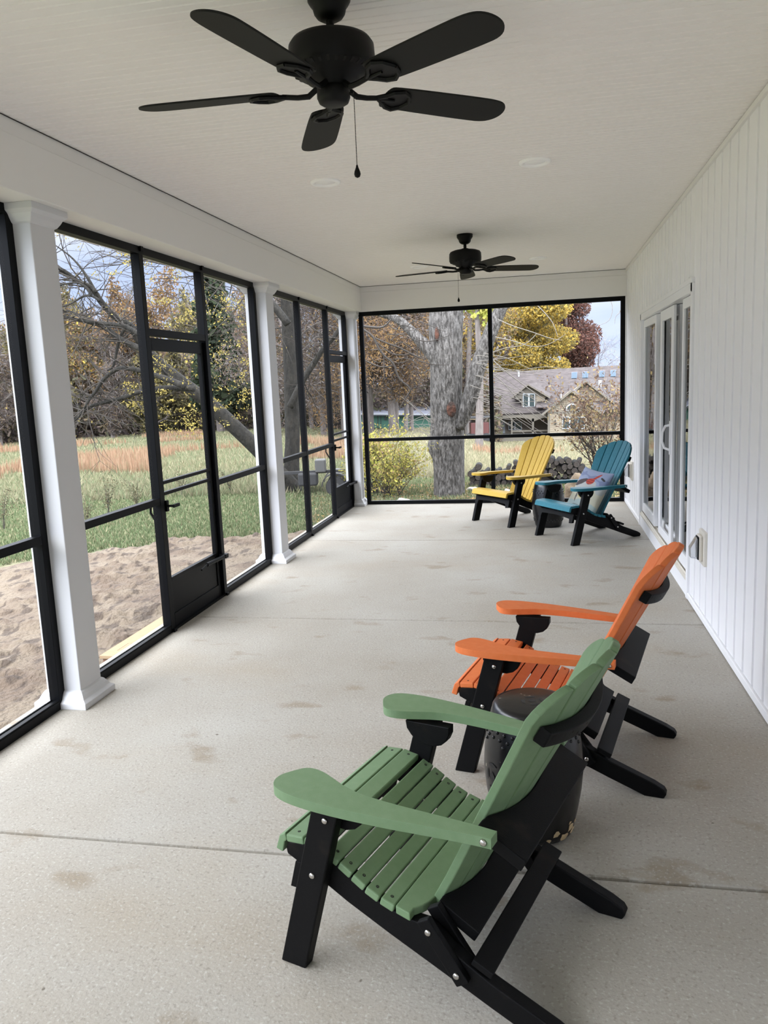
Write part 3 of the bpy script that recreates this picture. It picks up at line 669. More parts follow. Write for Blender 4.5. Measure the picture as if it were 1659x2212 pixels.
# ------------------------------------------------------------------ throw pillow on the teal chair
def pillow():
    m = bpy.data.materials.new('printed_fabric'); m.use_nodes = True; t = m.node_tree; b = t.nodes['Principled BSDF']; b.inputs['Roughness'].default_value = .9
    a = t.nodes.new('ShaderNodeAttribute'); a.attribute_name = 'Col'; t.links.new(a.outputs[0], b.inputs['Base Color'])
    n = 96; hw = .235; V = []; Fc = []; C = []
    def colour(x, y):                       # x right, y up, both -1..1
        wv = .06 * math.sin(9 * x + 3 * y) + .05 * math.sin(17 * y - 5 * x)
        base = np.array((.23, .27, .38)) if y + wv > .35 else (np.array((.36, .37, .36)) if y + wv > .05 else np.array((.44, .42, .32)))
        if y + wv < -.55: base = np.array((.30, .37, .36))
        if abs(y - .62 + .15 * x + wv) < .05: base = np.array((.16, .19, .30))
        e = lambda cx, cy, rx, ry, an=0: (((x - cx) * math.cos(an) + (y - cy) * math.sin(an)) / rx) ** 2 + ((-(x - cx) * math.sin(an) + (y - cy) * math.cos(an)) / ry) ** 2 < 1 + 2 * wv
        if e(-.45, .32, .42, .13, .35) or e(-.75, .18, .22, .10): base = np.array((.055, .042, .045))
        if e(.18, .42, .24, .15, .2) or e(.38, .66, .25, .07, .75): base = np.array((.42, .055, .035)) * (1 if math.sin(60 * y) > -.3 else .55)
        if e(.1, -.25, .30, .14, .1): base = np.array((.42, .33, .12))
        if e(-.30, -.32, .05, .28) or e(-.18, -.10, .10, .06): base = np.array((.10, .09, .085))
        if e(-.1, -.75, .35, .05) or e(.2, -.84, .25, .04): base = np.array((.14, .17, .17))
        if e(.78, .62, .14, .04, -.4): base = np.array((.03, .03, .03))
        return base
    for side in (1, -1):
        o = len(V)
        for j in range(n + 1):
            for i in range(n + 1):
                x, y = 2 * i / n - 1, 2 * j / n - 1
                pin = 1 - .09 * (1 - y * y) * 0 ; ex = x * (1 - .07 * (1 - abs(y) ** 2) * 1); ey = y * (1 - .07 * (1 - abs(x) ** 2))
                th = .072 * ((1 - x * x) * (1 - y * y)) ** .42 + .004 * math.sin(7 * x + 5 * y) * (1 - x * x) * (1 - y * y)
                V.append((ex * hw, side * th, ey * hw)); C.append(colour(x if side < 0 else -x, y))
        for j in range(n):
            for i in range(n):
                a0 = o + j * (n + 1) + i; q = (a0, a0 + 1, a0 + n + 2, a0 + n + 1); Fc.append(q if side < 0 else q[::-1])
    me = bpy.data.meshes.new('throw_pillow'); me.from_pydata(V, [], Fc)
    ca = me.color_attributes.new('Col', 'FLOAT_COLOR', 'POINT'); ca.data.foreach_set('color', np.array([(*c, 1) for c in C]).ravel())
    o = obj('throw_pillow', me, m, smooth=True); return tag(o, 'square throw pillow printed with birds in blue, grey and red on the teal chair', 'pillow')
pl_ = pillow()
thc = math.radians(213); d_ = Vector((math.cos(thc), math.sin(thc), 0)); a_ = Vector((d_.y, -d_.x, 0))
# pillow front faces -Y locally; chair faces d_
P0 = Vector((.401, 7.846, 0)) + d_ * .0 - a_ * .015 + Vector((0, 0, .43))
pl_.rotation_euler = (Matrix.Rotation(thc + PI / 2, 4, 'Z') @ Matrix.Rotation(math.radians(-29), 4, 'X') @ Matrix.Rotation(math.radians(4), 4, 'Y')).to_euler(); pl_.location = P0
#@@OUTDOORS
# ------------------------------------------------------------------ terrain
def sst(a, b, x):
    t = np.clip((x - a) / (b - a), 0, 1); return t * t * (3 - 2 * t)
def ground_z(x, y):
    x = np.asarray(x, float); y = np.asarray(y, float)
    d = np.hypot(np.maximum(np.maximum(-2.4 - x, x - 4.5), 0), np.maximum(y - 10.1, 0))
    r = x / np.maximum(y, 1.0)
    s = .028 + .010 * sst(-.32, -.24, r) + .029 * sst(-.14, -.05, r)
    s = np.where(y < 1, .028, s)
    return -.32 - s * np.maximum(d - 4, 0) + .05 * np.sin(x * .21 + 1) * np.sin(y * .17) * np.clip(d / 12, 0, 1)
gz = lambda x, y: float(ground_z(x, y))
def axis_pts(lo, hi, c0, c1, fine, coarse):
    a = list(np.arange(c0, c1, fine)); x = c0; st = fine
    while x > lo: st = min(st * 1.18, coarse); x -= st; a.insert(0, x)
    x = a[-1]; st = fine
    while x < hi: st = min(st * 1.18, coarse); x += st; a.append(x)
    return np.array(a)
gx = axis_pts(-190, 120, -9, 5, .5, 6); gy = axis_pts(-60, 190, -3, 16, .5, 6)
GX, GY = np.meshgrid(gx, gy); GZ = ground_z(GX, GY)
nx, ny = len(gx), len(gy)
me = bpy.data.meshes.new('ground')
me.from_pydata(np.stack([GX, GY, GZ], -1).reshape(-1, 3).tolist(), [], [(j * nx + i, j * nx + i + 1, (j + 1) * nx + i + 1, (j + 1) * nx + i) for j in range(ny - 1) for i in range(nx - 1)])
struct('ground', me, M['grass_base'], smooth=True)

# churned bare soil outside the doors
def vnoise(x, y, s, seed):
    r = np.random.default_rng(seed).random((64, 64)); u, v = x * s, y * s
    i, j = np.floor(u).astype(int), np.floor(v).astype(int); fu, fv = u - i, v - j; fu = fu * fu * (3 - 2 * fu); fv = fv * fv * (3 - 2 * fv)
    g = lambda a, b: r[a % 64, b % 64]
    return (g(i, j) * (1 - fu) + g(i + 1, j) * fu) * (1 - fv) + (g(i, j + 1) * (1 - fu) + g(i + 1, j + 1) * fu) * fv
def dirt_edge(x, y):
    return ((np.maximum(-2.4 - x, 0)) / 4.2) ** 2.5 + (np.maximum(y - 5, 0) / 4.75) ** 2.5 + .16 * (vnoise(x, y, 1.3, 5) - .5) + .10 * (vnoise(x, y, 4, 6) - .5)
dx_ = np.arange(-7.6, -2.40, .035); dy_ = np.arange(2.0, 10.6, .035)
DX, DY = np.meshgrid(dx_, dy_)
cl = vnoise(DX * 1.0, DY * 1.6, 2.2, 1) * .5 + vnoise(DX, DY * 1.8, 6, 2) * .3 + vnoise(DX, DY * 1.4, 15, 3) * .2
rough = np.clip((cl - .47) * 5, 0, 1)
H = (cl - .5) * .04 + rough * (vnoise(DX, DY * 1.5, 17, 4) * .045 + vnoise(DX, DY, 27, 9) * .02)
e = dirt_edge(DX, DY)
DZ = ground_z(DX, DY) + .015 + H - np.clip((e - .92) * 1.2, 0, .25)
n1, n2 = len(dx_), len(dy_)
me = bpy.data.meshes.new('bare_soil')
me.from_pydata(np.stack([DX, DY, DZ], -1).reshape(-1, 3).tolist(), [], [(j * n1 + i, j * n1 + i + 1, (j + 1) * n1 + i + 1, (j + 1) * n1 + i) for j in range(n2 - 1) for i in range(n1 - 1)])
struct('ground_soil', me, M['soil'], smooth=True)

# ------------------------------------------------------------------ scattered blades, leaves and twigs (many small faces in one mesh)
def cards(name, P, U, V_, C, m, parent=None, diamond=False):
    """P centres, U/V half axes, C colours"""
    n = len(P); v = np.empty((n, 4, 3), np.float32)
    if diamond: v[:, 0] = P - U; v[:, 1] = P - V_ ; v[:, 2] = P + U; v[:, 3] = P + V_
    else: v[:, 0] = P - U - V_; v[:, 1] = P + U - V_; v[:, 2] = P + U + V_; v[:, 3] = P - U + V_
    me = bpy.data.meshes.new(name); me.vertices.add(4 * n); me.vertices.foreach_set('co', v.reshape(-1))
    me.loops.add(4 * n); me.loops.foreach_set('vertex_index', np.arange(4 * n, dtype=np.int32))
    me.polygons.add(n); me.polygons.foreach_set('loop_start', np.arange(0, 4 * n, 4, dtype=np.int32)); me.polygons.foreach_set('loop_total', np.full(n, 4, np.int32))
    me.update(calc_edges=True)
    ca = me.color_attributes.new('Col', 'FLOAT_COLOR', 'POINT'); c = np.ones((n, 4, 4), np.float32); c[:, :, :3] = C[:, None, :]
    ca.data.foreach_set('color', c.reshape(-1)); return obj(name, me, m, parent)
def rdirs(n):
    v = rng.normal(size=(n, 3)); return v / np.linalg.norm(v, axis=1, keepdims=True)
def leafset(P, size, pal, wts=None, jit=.18, aspect=.55):
    n = len(P); a = rdirs(n); b = np.cross(a, rdirs(n)); b /= np.linalg.norm(b, axis=1, keepdims=True) + 1e-9
    s = size * rng.uniform(.6, 1.3, (n, 1)); pal = np.array(pal); k = rng.choice(len(pal), n, p=wts)
    return a * s, b * s * aspect, pal[k] * rng.uniform(1 - jit, 1 + jit, (n, 1))
def blob_pts(cs, rs, n, shell=.5):
    """points in ellipsoid blobs, denser near the outside"""
    cs = np.array(cs, float); rs = np.array(rs, float); w = rs.prod(1) ** .67; k = rng.choice(len(cs), n, p=w / w.sum())
    return cs[k] + rdirs(n) * rs[k] * (rng.random((n, 1)) ** shell)

# meadow grass
def sector(n, r0, r1, a0, a1, pw=1.0):
    r = r0 + (r1 - r0) * rng.random(n) ** pw; a = np.radians(a0 + (a1 - a0) * rng.random(n)); return r * np.sin(a), r * np.cos(a), r
def grass(name, n, r0, r1, a0, a1, h, pal, wts, keep, pw=1.0, wd=.0025, lean=.35, groups=True):
    x, y, r = sector(n, r0, r1, a0, a1, pw); k = keep(x, y); x, y, r = x[k], y[k], r[k]; n = len(x)
    hh = h * rng.uniform(.5, 1.2, n) ; z = ground_z(x, y)
    P = np.stack([x, y, z + hh * .42], -1); az = rng.random(n) * 2 * PI; wid = (wd + r * .00045) * rng.uniform(.6, 1.4, n)
    U = np.stack([np.cos(az) * wid, np.sin(az) * wid, np.zeros(n)], -1)
    V_ = np.stack([rng.normal(0, lean, n) * hh * .5, rng.normal(0, lean, n) * hh * .5, hh * .5], -1)
    pal = np.array(pal); pt = vnoise(x, y, .16, 21) * .6 + vnoise(x, y, .5, 22) * .4
    c = pal[rng.choice(len(pal), n, p=wts)] * rng.uniform(.75, 1.2, (n, 1))
    return cards(name, P, U, V_, c, M['blade_grass'], diamond=True)
outside = lambda x, y: (y > 10.4) | (x < -2.9)
soil_in = lambda x, y: (dirt_edge(x, y) < .95) & (x < -2.4) & (y < 11) & (x > -7.6)
GRN = [(.10, .135, .065), (.13, .16, .08), (.19, .195, .11), (.25, .225, .14)]
TAN = [(.20, .19, .115), (.17, .175, .10), (.13, .155, .085), (.24, .215, .14)]
ORG = [(.26, .165, .105), (.22, .135, .085), (.29, .20, .13), (.22, .18, .105)]
g_ = grass('short_grass', 150000, 8.0, 19, -46, -14, .07, GRN, [.35, .35, .2, .1], lambda x, y: outside(x, y) & ~soil_in(x, y) & (x < -2.9), 1.2)
tag(g_, 'short green lawn grass edging the bare soil outside the screens', 'grass', kind='stuff')
g_ = grass('straw_grass', 90000, 12.5, 70, -13, 12, .24, [(.235, .21, .135), (.20, .19, .12), (.17, .175, .10), (.27, .235, .155)], [.34, .28, .2, .18], lambda x, y: (y > 15.2) & ((y < 70) | (x < -6)), 1.4)
tag(g_, 'dry straw coloured grass between the woodpile and the tan house', 'grass', kind='stuff')
band = lambda x, y: vnoise(x, y, .11, 31) * .65 + vnoise(x, y, .33, 32) * .35
g_ = grass('meadow_grass', 150000, 12.5, 75, -48, -13, .19, TAN, [.34, .28, .24, .14], lambda x, y: outside(x, y) & (y > 13.2), 1.5)
tag(g_, 'pale straw coloured meadow grass across the open field', 'grass', kind='stuff')
def okeep(x, y):
    r = np.hypot(x, y); a = np.degrees(np.arctan2(x, y)); b = vnoise(x, y, .22, 41) * .6 + vnoise(x, y, .7, 42) * .4
    m1 = (a < -19) & (r > 20.5) & (r < 31) & (b > .44 + .10 * (a > -27)); m2 = (a < -24) & (r > 44) & (r < 58) & (b > .5); m3 = (a > -18) & (a < -11) & (r > 22) & (r < 34) & (b > .42); m4 = (a > -5) & (r > 24) & (r < 34) & (b > .70)
    return (m1 | m2 | m3 | m4) & outside(x, y)
g_ = grass('bluestem_grass', 130000, 20, 60, -48, 12, .46, ORG, [.4, .25, .25, .1], okeep, 1.3, wd=.002, lean=.12)
tag(g_, 'tall rusty orange prairie grass standing in drifts in the field', 'grass', kind='stuff')
# fallen leaves by the far screen
x, y, r = sector(9000, 10.4, 14.5, -17, 9); k = y > 10.3; x, y = x[k], y[k]; n = len(x)
P = np.stack([x, y, ground_z(x, y) + .015 + rng.random(n) * .03], -1); U, V_, C = leafset(P, .035, [(.30, .17, .09), (.38, .25, .13), (.22, .13, .08), (.48, .33, .12)]); U[:, 2] *= .25; V_[:, 2] *= .25
tag(cards('fallen_leaves', P, U, V_, C, M['leaf']), 'brown fallen leaves littering the ground beyond the far screen', 'leaves', kind='stuff')
x, y, r = sector(7000, 10.4, 15.5, -17, 9); k = y > 10.3; x, y = x[k], y[k]; n = len(x)
g_ = grass('yard_grass', 40000, 10.4, 16, -17, 9, .09, GRN, [.3, .3, .25, .15], lambda x, y: y > 10.3, 1.0)
tag(g_, 'patchy green yard grass between the far screen and the woodpile', 'grass', kind='stuff')
# weeds in the field seen through the left screens
def weed(x, y, h, label):
    n = int(420 * h); bm = bmesh.new(); z0 = gz(x, y); P = []
    for k in range(9):
        a = random.uniform(0, 2 * PI); t = random.uniform(.10, .38) * h; hh = h * random.uniform(.65, 1)
        p = [Vector((x + math.cos(a) * t * q * q, y + math.sin(a) * t * q * q, z0 + hh * q)) for q in (0, .35, .7, 1)]; tube(bm, p, [.003, .003, .002, .001], 3)
        for q in range(n // 9):
            s = random.uniform(.35, 1); P.append((x + math.cos(a) * t * s * s + random.gauss(0, .03), y + math.sin(a) * t * s * s + random.gauss(0, .03), z0 + hh * s))
    o = obj('weed', bm, M['twig']); P = np.array(P); U, V_, C = leafset(P, .011, [(.10, .085, .05), (.075, .08, .045), (.14, .12, .07)]); cards('seed_heads', P, U, V_, C, M['leaf'], o)
    return tag(o, label, 'weed')
for px, py, h, l in ((238, 1120, .75, 'tall dark seedy weed left of the nearer screen door'), (300, 1105, .62, 'dark weed just left of the door frame in the field'), (190, 1135, .45, 'low leafy weed beside the near porch post'), (395, 1068, .55, 'brown weed seen through the nearer screen door'), (500, 1065, .5, 'weed right of the nearer screen door'), (12, 1140, .7, 'bushy grey weed at the left edge of view')):
    p = atz(px, py + 25, -.5); weed(p.x, p.y, h, l)

# ------------------------------------------------------------------ trees
def branchy(bm, p, d, ln, r, depth, spread=.55, up=.08, seg=5, tips=None, kids=3, droop=0):
    pts = [p.copy()]; rr = [r]; n = 4 if depth else 3
    for i in range(n):
        d = (d + Vector((random.gauss(0, .16), random.gauss(0, .16), random.gauss(0, .12) + up - droop))).normalized(); p = p + d * ln / n; pts.append(p.copy()); rr.append(r * (1 - .62 * (i + 1) / n))
        if tips is not None and depth <= 1: tips.append(tuple(p))
        if depth and i >= 0:
            for q in range(kids if i == n - 1 else max(1, kids - 2)):
                d2 = (d + Vector((random.gauss(0, spread), random.gauss(0, spread), random.gauss(0, spread)))).normalized()
                branchy(bm, p, d2, ln * random.uniform(.5, .75), rr[-1] * .7, depth - 1, spread, up, max(3, seg - 1), tips, kids, droop)
    tube(bm, pts, rr, seg, cap=False)

def px_limb(bm, spec, Y, seg=10, Y2=None):
    """a limb given by its bends (px, py, radius in px); keeps the depth Y (to Y2) and gets its true thickness there"""
    n = len(spec); pts, rr = [], []
    for i, (a, b, r) in enumerate(spec):
        yy = Y + ((Y2 - Y) * i / (n - 1) if Y2 else 0); pts.append(at(a, b, yy)); rr.append(r * yy / FPX)
    # smooth resample
    P, R_ = [], []
    for i in range(n - 1):
        p0, p1, p2, p3 = pts[max(i - 1, 0)], pts[i], pts[i + 1], pts[min(i + 2, n - 1)]
        for k in range(3):
            t = k / 3; P.append(.5 * ((2 * p1) + (p2 - p0) * t + (2 * p0 - 5 * p1 + 4 * p2 - p3) * t * t + (3 * p1 - p0 - 3 * p2 + p3) * t ** 3)); R_.append(rr[i] * (1 - t) + rr[i + 1] * t)
    P.append(pts[-1]); R_.append(rr[-1]); tube(bm, P, R_, seg); return P, R_
def twigs_on(bm, P, n, ln, r, depth=1, lo=0., hi=1., tips=None, droop=0, kids=3, dirb=(0, 0, 0)):
    for k in range(n):
        i = int((lo + (hi - lo) * random.random()) * (len(P) - 1)); p = P[i]; d = Vector((random.gauss(0, 1) + dirb[0], random.gauss(0, .6) + dirb[1], random.gauss(.25, .7) + dirb[2])).normalized()
        branchy(bm, p.copy(), d, ln * random.uniform(.5, 1.2), r, depth, .5, .03, 4, tips, kids, droop)

YEL = [(.50, .38, .07), (.42, .34, .08), (.60, .48, .10), (.34, .26, .08)]
# big grey-barked trunk beyond the far window
random.seed(21)
bm = bmesh.new()
YB = 12.75; zb = gz(at(970, 1080, YB).x, YB)
trunk = [(970, 1100, 37), (970, 1060, 34), (969, 1010, 33), (967, 975, 35), (965, 955, 37), (965, 915, 35), (963, 860, 34), (963, 800, 34.5), (962, 740, 34), (962, 700, 35), (965, 640, 33), (968, 560, 31), (975, 400, 27), (985, 200, 20)]
P, R_ = px_limb(bm, trunk, YB, 20)
for v in bm.verts:                                # fluted, lumpy bark
    q = v.co; a = math.atan2(q.y - YB, q.x - at(966, 900, YB).x)
    s = 1 + .045 * math.sin(a * 5 + q.z * .6) + .03 * math.sin(a * 9 - q.z * 1.7); c = Vector((at(966, 900, YB).x, YB, q.z)); v.co = c + (q - c) * s
px_limb(bm, [(952, 938, 18), (938, 955, 13), (934, 968, 10), (942, 984, 10), (952, 1000, 12)], YB - .06, 10)
P1, _ = px_limb(bm, [(962, 810, 16), (945, 780, 17), (928, 757, 15), (905, 733, 12), (885, 712, 10.5), (862, 692, 9.5), (838, 681, 8), (815, 676, 6), (770, 650, 5), (700, 600, 4)], YB - .1, 10)
P2, _ = px_limb(bm, [(990, 925, 12), (1004, 893, 15), (1018, 850, 17), (1030, 800, 17), (1046, 755, 15.5), (1063, 710, 14.5), (1081, 668, 13), (1100, 620, 12), (1130, 540, 10), (1170, 420, 8)], YB - .15, 12)
tr = obj('oak_tree', bm, M['bark'], smooth=True)
tag(tr, 'big grey rough-barked tree with a forked trunk just beyond the far screen', 'tree')
bm = bmesh.new()
for k in range(1, 6):
    pass
scp = at(975, 884, YB - .262); bmesh.ops.create_uvsphere(bm, u_segments=16, v_segments=10, radius=1, matrix=Matrix.Translation(scp) @ Matrix.Diagonal((.075, .03, .12, 1))); bmesh.ops.create_uvsphere(bm, u_segments=14, v_segments=8, radius=1, matrix=Matrix.Translation(at(944, 722, YB - .262)) @ Matrix.Diagonal((.035, .03, .11, 1)))
obj('bark_wound', bm, M['scar'], tr, smooth=True)['label'] = 'reddish brown bare wounds in the bark'
bm = bmesh.new()
px_limb(bm, [(774, 706, 2.2), (792, 716, 2.4), (806, 728, 2.6), (816, 748, 2.4), (830, 768, 2.3), (850, 786, 2.2), (858, 808, 2.2), (866, 822, 2), (880, 833, 2), (886, 843, 1.8), (878, 858, 1.5), (868, 874, 1.2), (862, 884, .8)], 11.9, 5)
px_limb(bm, [(782, 775, 1.4), (806, 787, 1.8), (826, 793, 1.6), (846, 790, 1.4)], 11.9, 4)
px_limb(bm, [(810, 730, 1.6), (838, 742, 1.5), (866, 752, 1.4), (896, 768, 1.2), (918, 777, .9)], 11.9, 4)
px_limb(bm, [(812, 738, 1.3), (840, 760, 1.2), (862, 767, 1.1), (892, 764, .8)], 11.9, 4); px_limb(bm, [(829, 768, 1.3), (830, 795, 1.2), (830, 822, .9)], 11.9, 4)
px_limb(bm, [(776, 703, 3), (805, 707, 3), (828, 706, 2.4), (845, 690, 1.6)], 12.1, 5)
for k in range(14):
    a = random.uniform(780, 905); b = random.uniform(680, 790); px_limb(bm, [(a, b, 1.1), (a + random.uniform(15, 40), b + random.uniform(-14, 16), .9), (a + random.uniform(50, 80), b + random.uniform(-22, 22), .5)], random.uniform(11.8, 12.4), 4)
for a, b in ((900, 740), (906, 742), (914, 742)): px_limb(bm, [(a, b - 12, 1), (a + 1, b + 10, 1.1), (a + 3, b + 34, .8)], 12.2, 4)
obj('dark_twigs', bm, M['twig'], tr)
bm = bmesh.new()
def px_thin(bm, spec, Y, seg=4):
    sp = [(a + (random.uniform(-4, 4) if 0 < q < len(spec) - 1 else 0), b + (random.uniform(-4, 4) if 0 < q < len(spec) - 1 else 0), r * .55) for q, (a, b, r) in enumerate(spec)]
    return px_limb(bm, sp, Y, seg)
for k in range(44):                               # pale suckers arching out of the trunk and fork
    if k < 16: a, b, dxx = random.uniform(928, 945), random.uniform(900, 955), -1
    else: a, b, dxx = random.uniform(1015, 1060), random.uniform(760, 905), 1
    if k < 16: px_thin(bm, [(a, b, 1.1), (a - random.uniform(10, 25), b - random.uniform(-8, 30), 1), (a - random.uniform(30, 75), b - random.uniform(-5, 55), .6)], YB - .2, 4)
    else:
        L1 = random.uniform(60, 160); dr = random.uniform(-.25, .75); px_thin(bm, [(a, b, 1.5), (a + L1 * .35, b + L1 * dr * .25, 1.3), (a + L1 * .7, b + L1 * dr * .65, 1.0), (a + L1, b + L1 * dr * (1 if dr > 0 else .6) + random.uniform(-8, 8), .5)], YB - random.uniform(.2, 1.2), 4)
for s in (((1055, 768, 2.2), (1082, 796, 2.2), (1118, 822, 2), (1150, 843, 1.8), (1180, 862, 1.5), (1212, 886, 1.2), (1240, 905, .8)), ((1052, 800, 2), (1080, 822, 2), (1108, 850, 1.8), (1135, 878, 1.6), (1168, 908, 1.2), (1185, 918, .8)),
          ((1050, 842, 2), (1078, 856, 2), (1100, 870, 1.8), (1120, 888, 1.6), (1148, 915, 1.1)), ((1052, 870, 2), (1080, 888, 1.8), (1110, 908, 1.5), (1128, 925, 1.0)), ((1076, 690, 1.6), (1110, 706, 1.6), (1150, 715, 1.4), (1190, 730, 1.2), (1215, 735, .8)),
          ((1070, 728, 1.8), (1112, 738, 1.6), (1150, 745, 1.4), (1185, 742, 1.2), (1222, 722, .8)), ((1062, 762, 1.8), (1095, 752, 1.4), (1130, 742, 1.4), (1160, 720, 1)), ((1150, 650, 1.6), (1170, 672, 1.5), (1190, 700, 1.3), (1205, 728, .9)), ((1068, 800, 1.2), (1120, 797, 1.2), (1180, 792, 1), (1235, 800, .7))):
    px_thin(bm, list(s), YB - .6, 5)
for s in (((1300, 600, 1.4), (1325, 660, 1.2), (1315, 690, 1), (1295, 702, .6)), ((1345, 600, 1.4), (1342, 665, 1.2), (1334, 685, 1), (1328, 700, .5)), ((1340, 670, 1), (1345, 700, .8), (1341, 725, .5))): px_thin(bm, list(s), YB - .8, 4)
obj('pale_twigs', bm, M['twig_pale'], tr)

# leaning tree outside the left screens
random.seed(5)
bm = bmesh.new(); YA = 13.6
A0, _ = px_limb(bm, [(640, 1085, 21), (636, 1060, 19), (622, 1040, 18), (600, 1018, 17), (575, 990, 17), (548, 962, 17), (515, 930, 17), (480, 897, 17), (445, 865, 16), (405, 835, 15), (368, 805, 13), (335, 775, 11.5), (305, 742, 10), (285, 708, 8.5), (266, 695, 7.5), (250, 686, 7.5), (232, 668, 7), (217, 650, 7), (204, 630, 6.5), (190, 617, 6), (165, 606, 5.5), (148, 592, 5), (132, 582, 4.6), (104, 570, 4), (60, 560, 3)], YA, 12, 11.5)
A1, _ = px_limb(bm, [(636, 1062, 19), (630, 1010, 18), (632, 950, 17), (630, 880, 16.5), (628, 800, 16), (624, 730, 15), (620, 660, 14), (612, 580, 12), (600, 480, 10), (590, 380, 7)], YA, 12)
A2, _ = px_limb(bm, [(330, 770, 8), (312, 757, 7.5), (295, 750, 7), (269, 737, 6), (255, 728, 5.5), (241, 717, 5), (232, 707, 4.4), (221, 704, 4.2), (204, 700, 3.8), (187, 696, 3.6), (154, 687, 3.4), (119, 684, 3), (90, 690, 2)], 11.9, 9)
A3, _ = px_limb(bm, [(300, 722, 6), (285, 712, 5.5), (265, 703, 5), (240, 700, 4.5), (215, 697, 4.5), (190, 695, 4), (170, 682, 3), (150, 672, 2.4), (115, 668, 1.8)], 11.7, 8)
A4, _ = px_limb(bm, [(400, 835, 8), (350, 815, 6.5), (297, 799, 5.4), (275, 796, 5), (260, 795, 5), (245, 802, 4.6), (230, 813, 4.4), (217, 828, 4.2), (207, 845, 3.6), (195, 860, 3.4), (188, 872, 3), (182, 882, 2.8), (170, 900, 2.2), (154, 915, 1.2)], 12.0, 9)
A5, _ = px_limb(bm, [(420, 840, 7), (360, 838, 6), (304, 847, 5.4), (274, 856, 5), (255, 862, 4.8), (241, 865, 4.6), (215, 872, 4.2), (198, 877, 4), (184, 886, 3.4), (176, 893, 3), (160, 905, 1.6)], 12.2, 9)
A6, _ = px_limb(bm, [(626, 880, 8), (645, 840, 7.5), (660, 812, 7), (678, 785, 6.5), (692, 762, 6), (706, 745, 5.5), (720, 730, 5), (736, 706, 4.4), (750, 680, 3.5)], 13.3, 9)
A7, _ = px_limb(bm, [(622, 700, 9), (590, 660, 8.5), (550, 630, 8), (515, 607, 7.5), (480, 592, 7), (445, 585, 6), (410, 575, 5), (360, 570, 4), (320, 560, 3), (290, 548, 2)], 12.6, 9)
A8, _ = px_limb(bm, [(285, 700, 4.5), (268, 712, 4), (255, 745, 3.6), (245, 790, 2.6), (232, 800, 2)], 12.1, 7)
px_limb(bm, [(207, 632, 4.5), (196, 612, 4), (188, 598, 3.5), (172, 575, 2.6), (150, 552, 2), (120, 530, 1.3)], 11.6, 7); px_limb(bm, [(198, 640, 4), (190, 625, 3.6), (172, 612, 2.6), (150, 612, 2.4), (112, 620, 2)], 11.6, 7)
px_limb(bm, [(215, 650, 3.4), (200, 640, 3), (180, 640, 2.4), (155, 655, 2), (128, 665, 1.6)], 11.6, 6)
la = obj('walnut_tree', bm, M['bark_dim'], smooth=True)
tag(la, 'large leaning tree with twisting limbs and thin yellow leaves seen through the left screens', 'tree')
bm = bmesh.new(); tips = []
for Pn, n, ln, lo in ((A0, 34, 1.0, .5), (A2, 22, .8, .2), (A3, 18, .7, .2), (A4, 24, .8, .2), (A5, 24, .8, .1), (A6, 16, .8, .2), (A7, 30, 1.0, .1), (A1, 14, 1.2, .5)):
    twigs_on(bm, Pn, n, ln, .012, 1, lo, 1, tips, .0, 3, (-.5, 0, 0))
# wide thin spray of twigs
for k in range(150):
    a, b = random.uniform(60, 560), random.uniform(480, 880)
    if b > 700 and a > 330: continue
    L1 = random.uniform(35, 110); an = random.gauss(2.9, .5); c1, s1 = math.cos(an), math.sin(an)
    px_limb(bm, [(a, b, 1.0), (a + c1 * L1 * .35, b - s1 * L1 * .35 + random.uniform(-6, 6), .9), (a + c1 * L1 * .7, b - s1 * L1 * .7 + random.uniform(-9, 9), .7), (a + c1 * L1, b - s1 * L1 + random.uniform(-12, 12), .35)], random.uniform(11.2, 13.5), 3)
obj('twigs', bm, M['twig'], la)
LP = []
def pxcloud(n, cx_, cy_, sx_, sy_, Ya, Yb):
    for q in range(max(3, n // 16)):
        a, b, Yq = random.gauss(cx_, sx_), random.gauss(cy_, sy_), random.uniform(Ya, Yb); dx, dy = random.uniform(4, 11), random.uniform(2.5, 6)
        for k in range(14): LP.append(tuple(at(random.gauss(a, dx), random.gauss(b, dy), Yq + random.gauss(0, .08))))
for c in ((400, 850, 42, 35), (470, 800, 40, 45), (380, 900, 25, 25), (440, 760, 45, 40), (350, 830, 22, 30), (480, 880, 35, 25), (500, 700, 35, 40), (520, 660, 25, 35), (390, 700, 40, 35), (340, 640, 30, 30), (430, 640, 50, 30), (410, 920, 20, 15), (530, 840, 15, 40), (300, 860, 20, 25)): pxcloud(230, *c, 11.2, 13.0)
for c in ((150, 515, 38, 12), (240, 520, 25, 12), (130, 500, 20, 10), (275, 540, 15, 15), (240, 580, 35, 20), (330, 580, 30, 15), (400, 580, 40, 18)): pxcloud(80, *c, 11.2, 13.0)
for p in tips[::6]: LP.append(p)
LP = np.array(LP); U, V_, C = leafset(LP, .0135, [(.30, .235, .055), (.25, .21, .065), (.36, .28, .08), (.19, .155, .06)]); cards('leaves', LP, U, V_, C, M['leaf'], la)

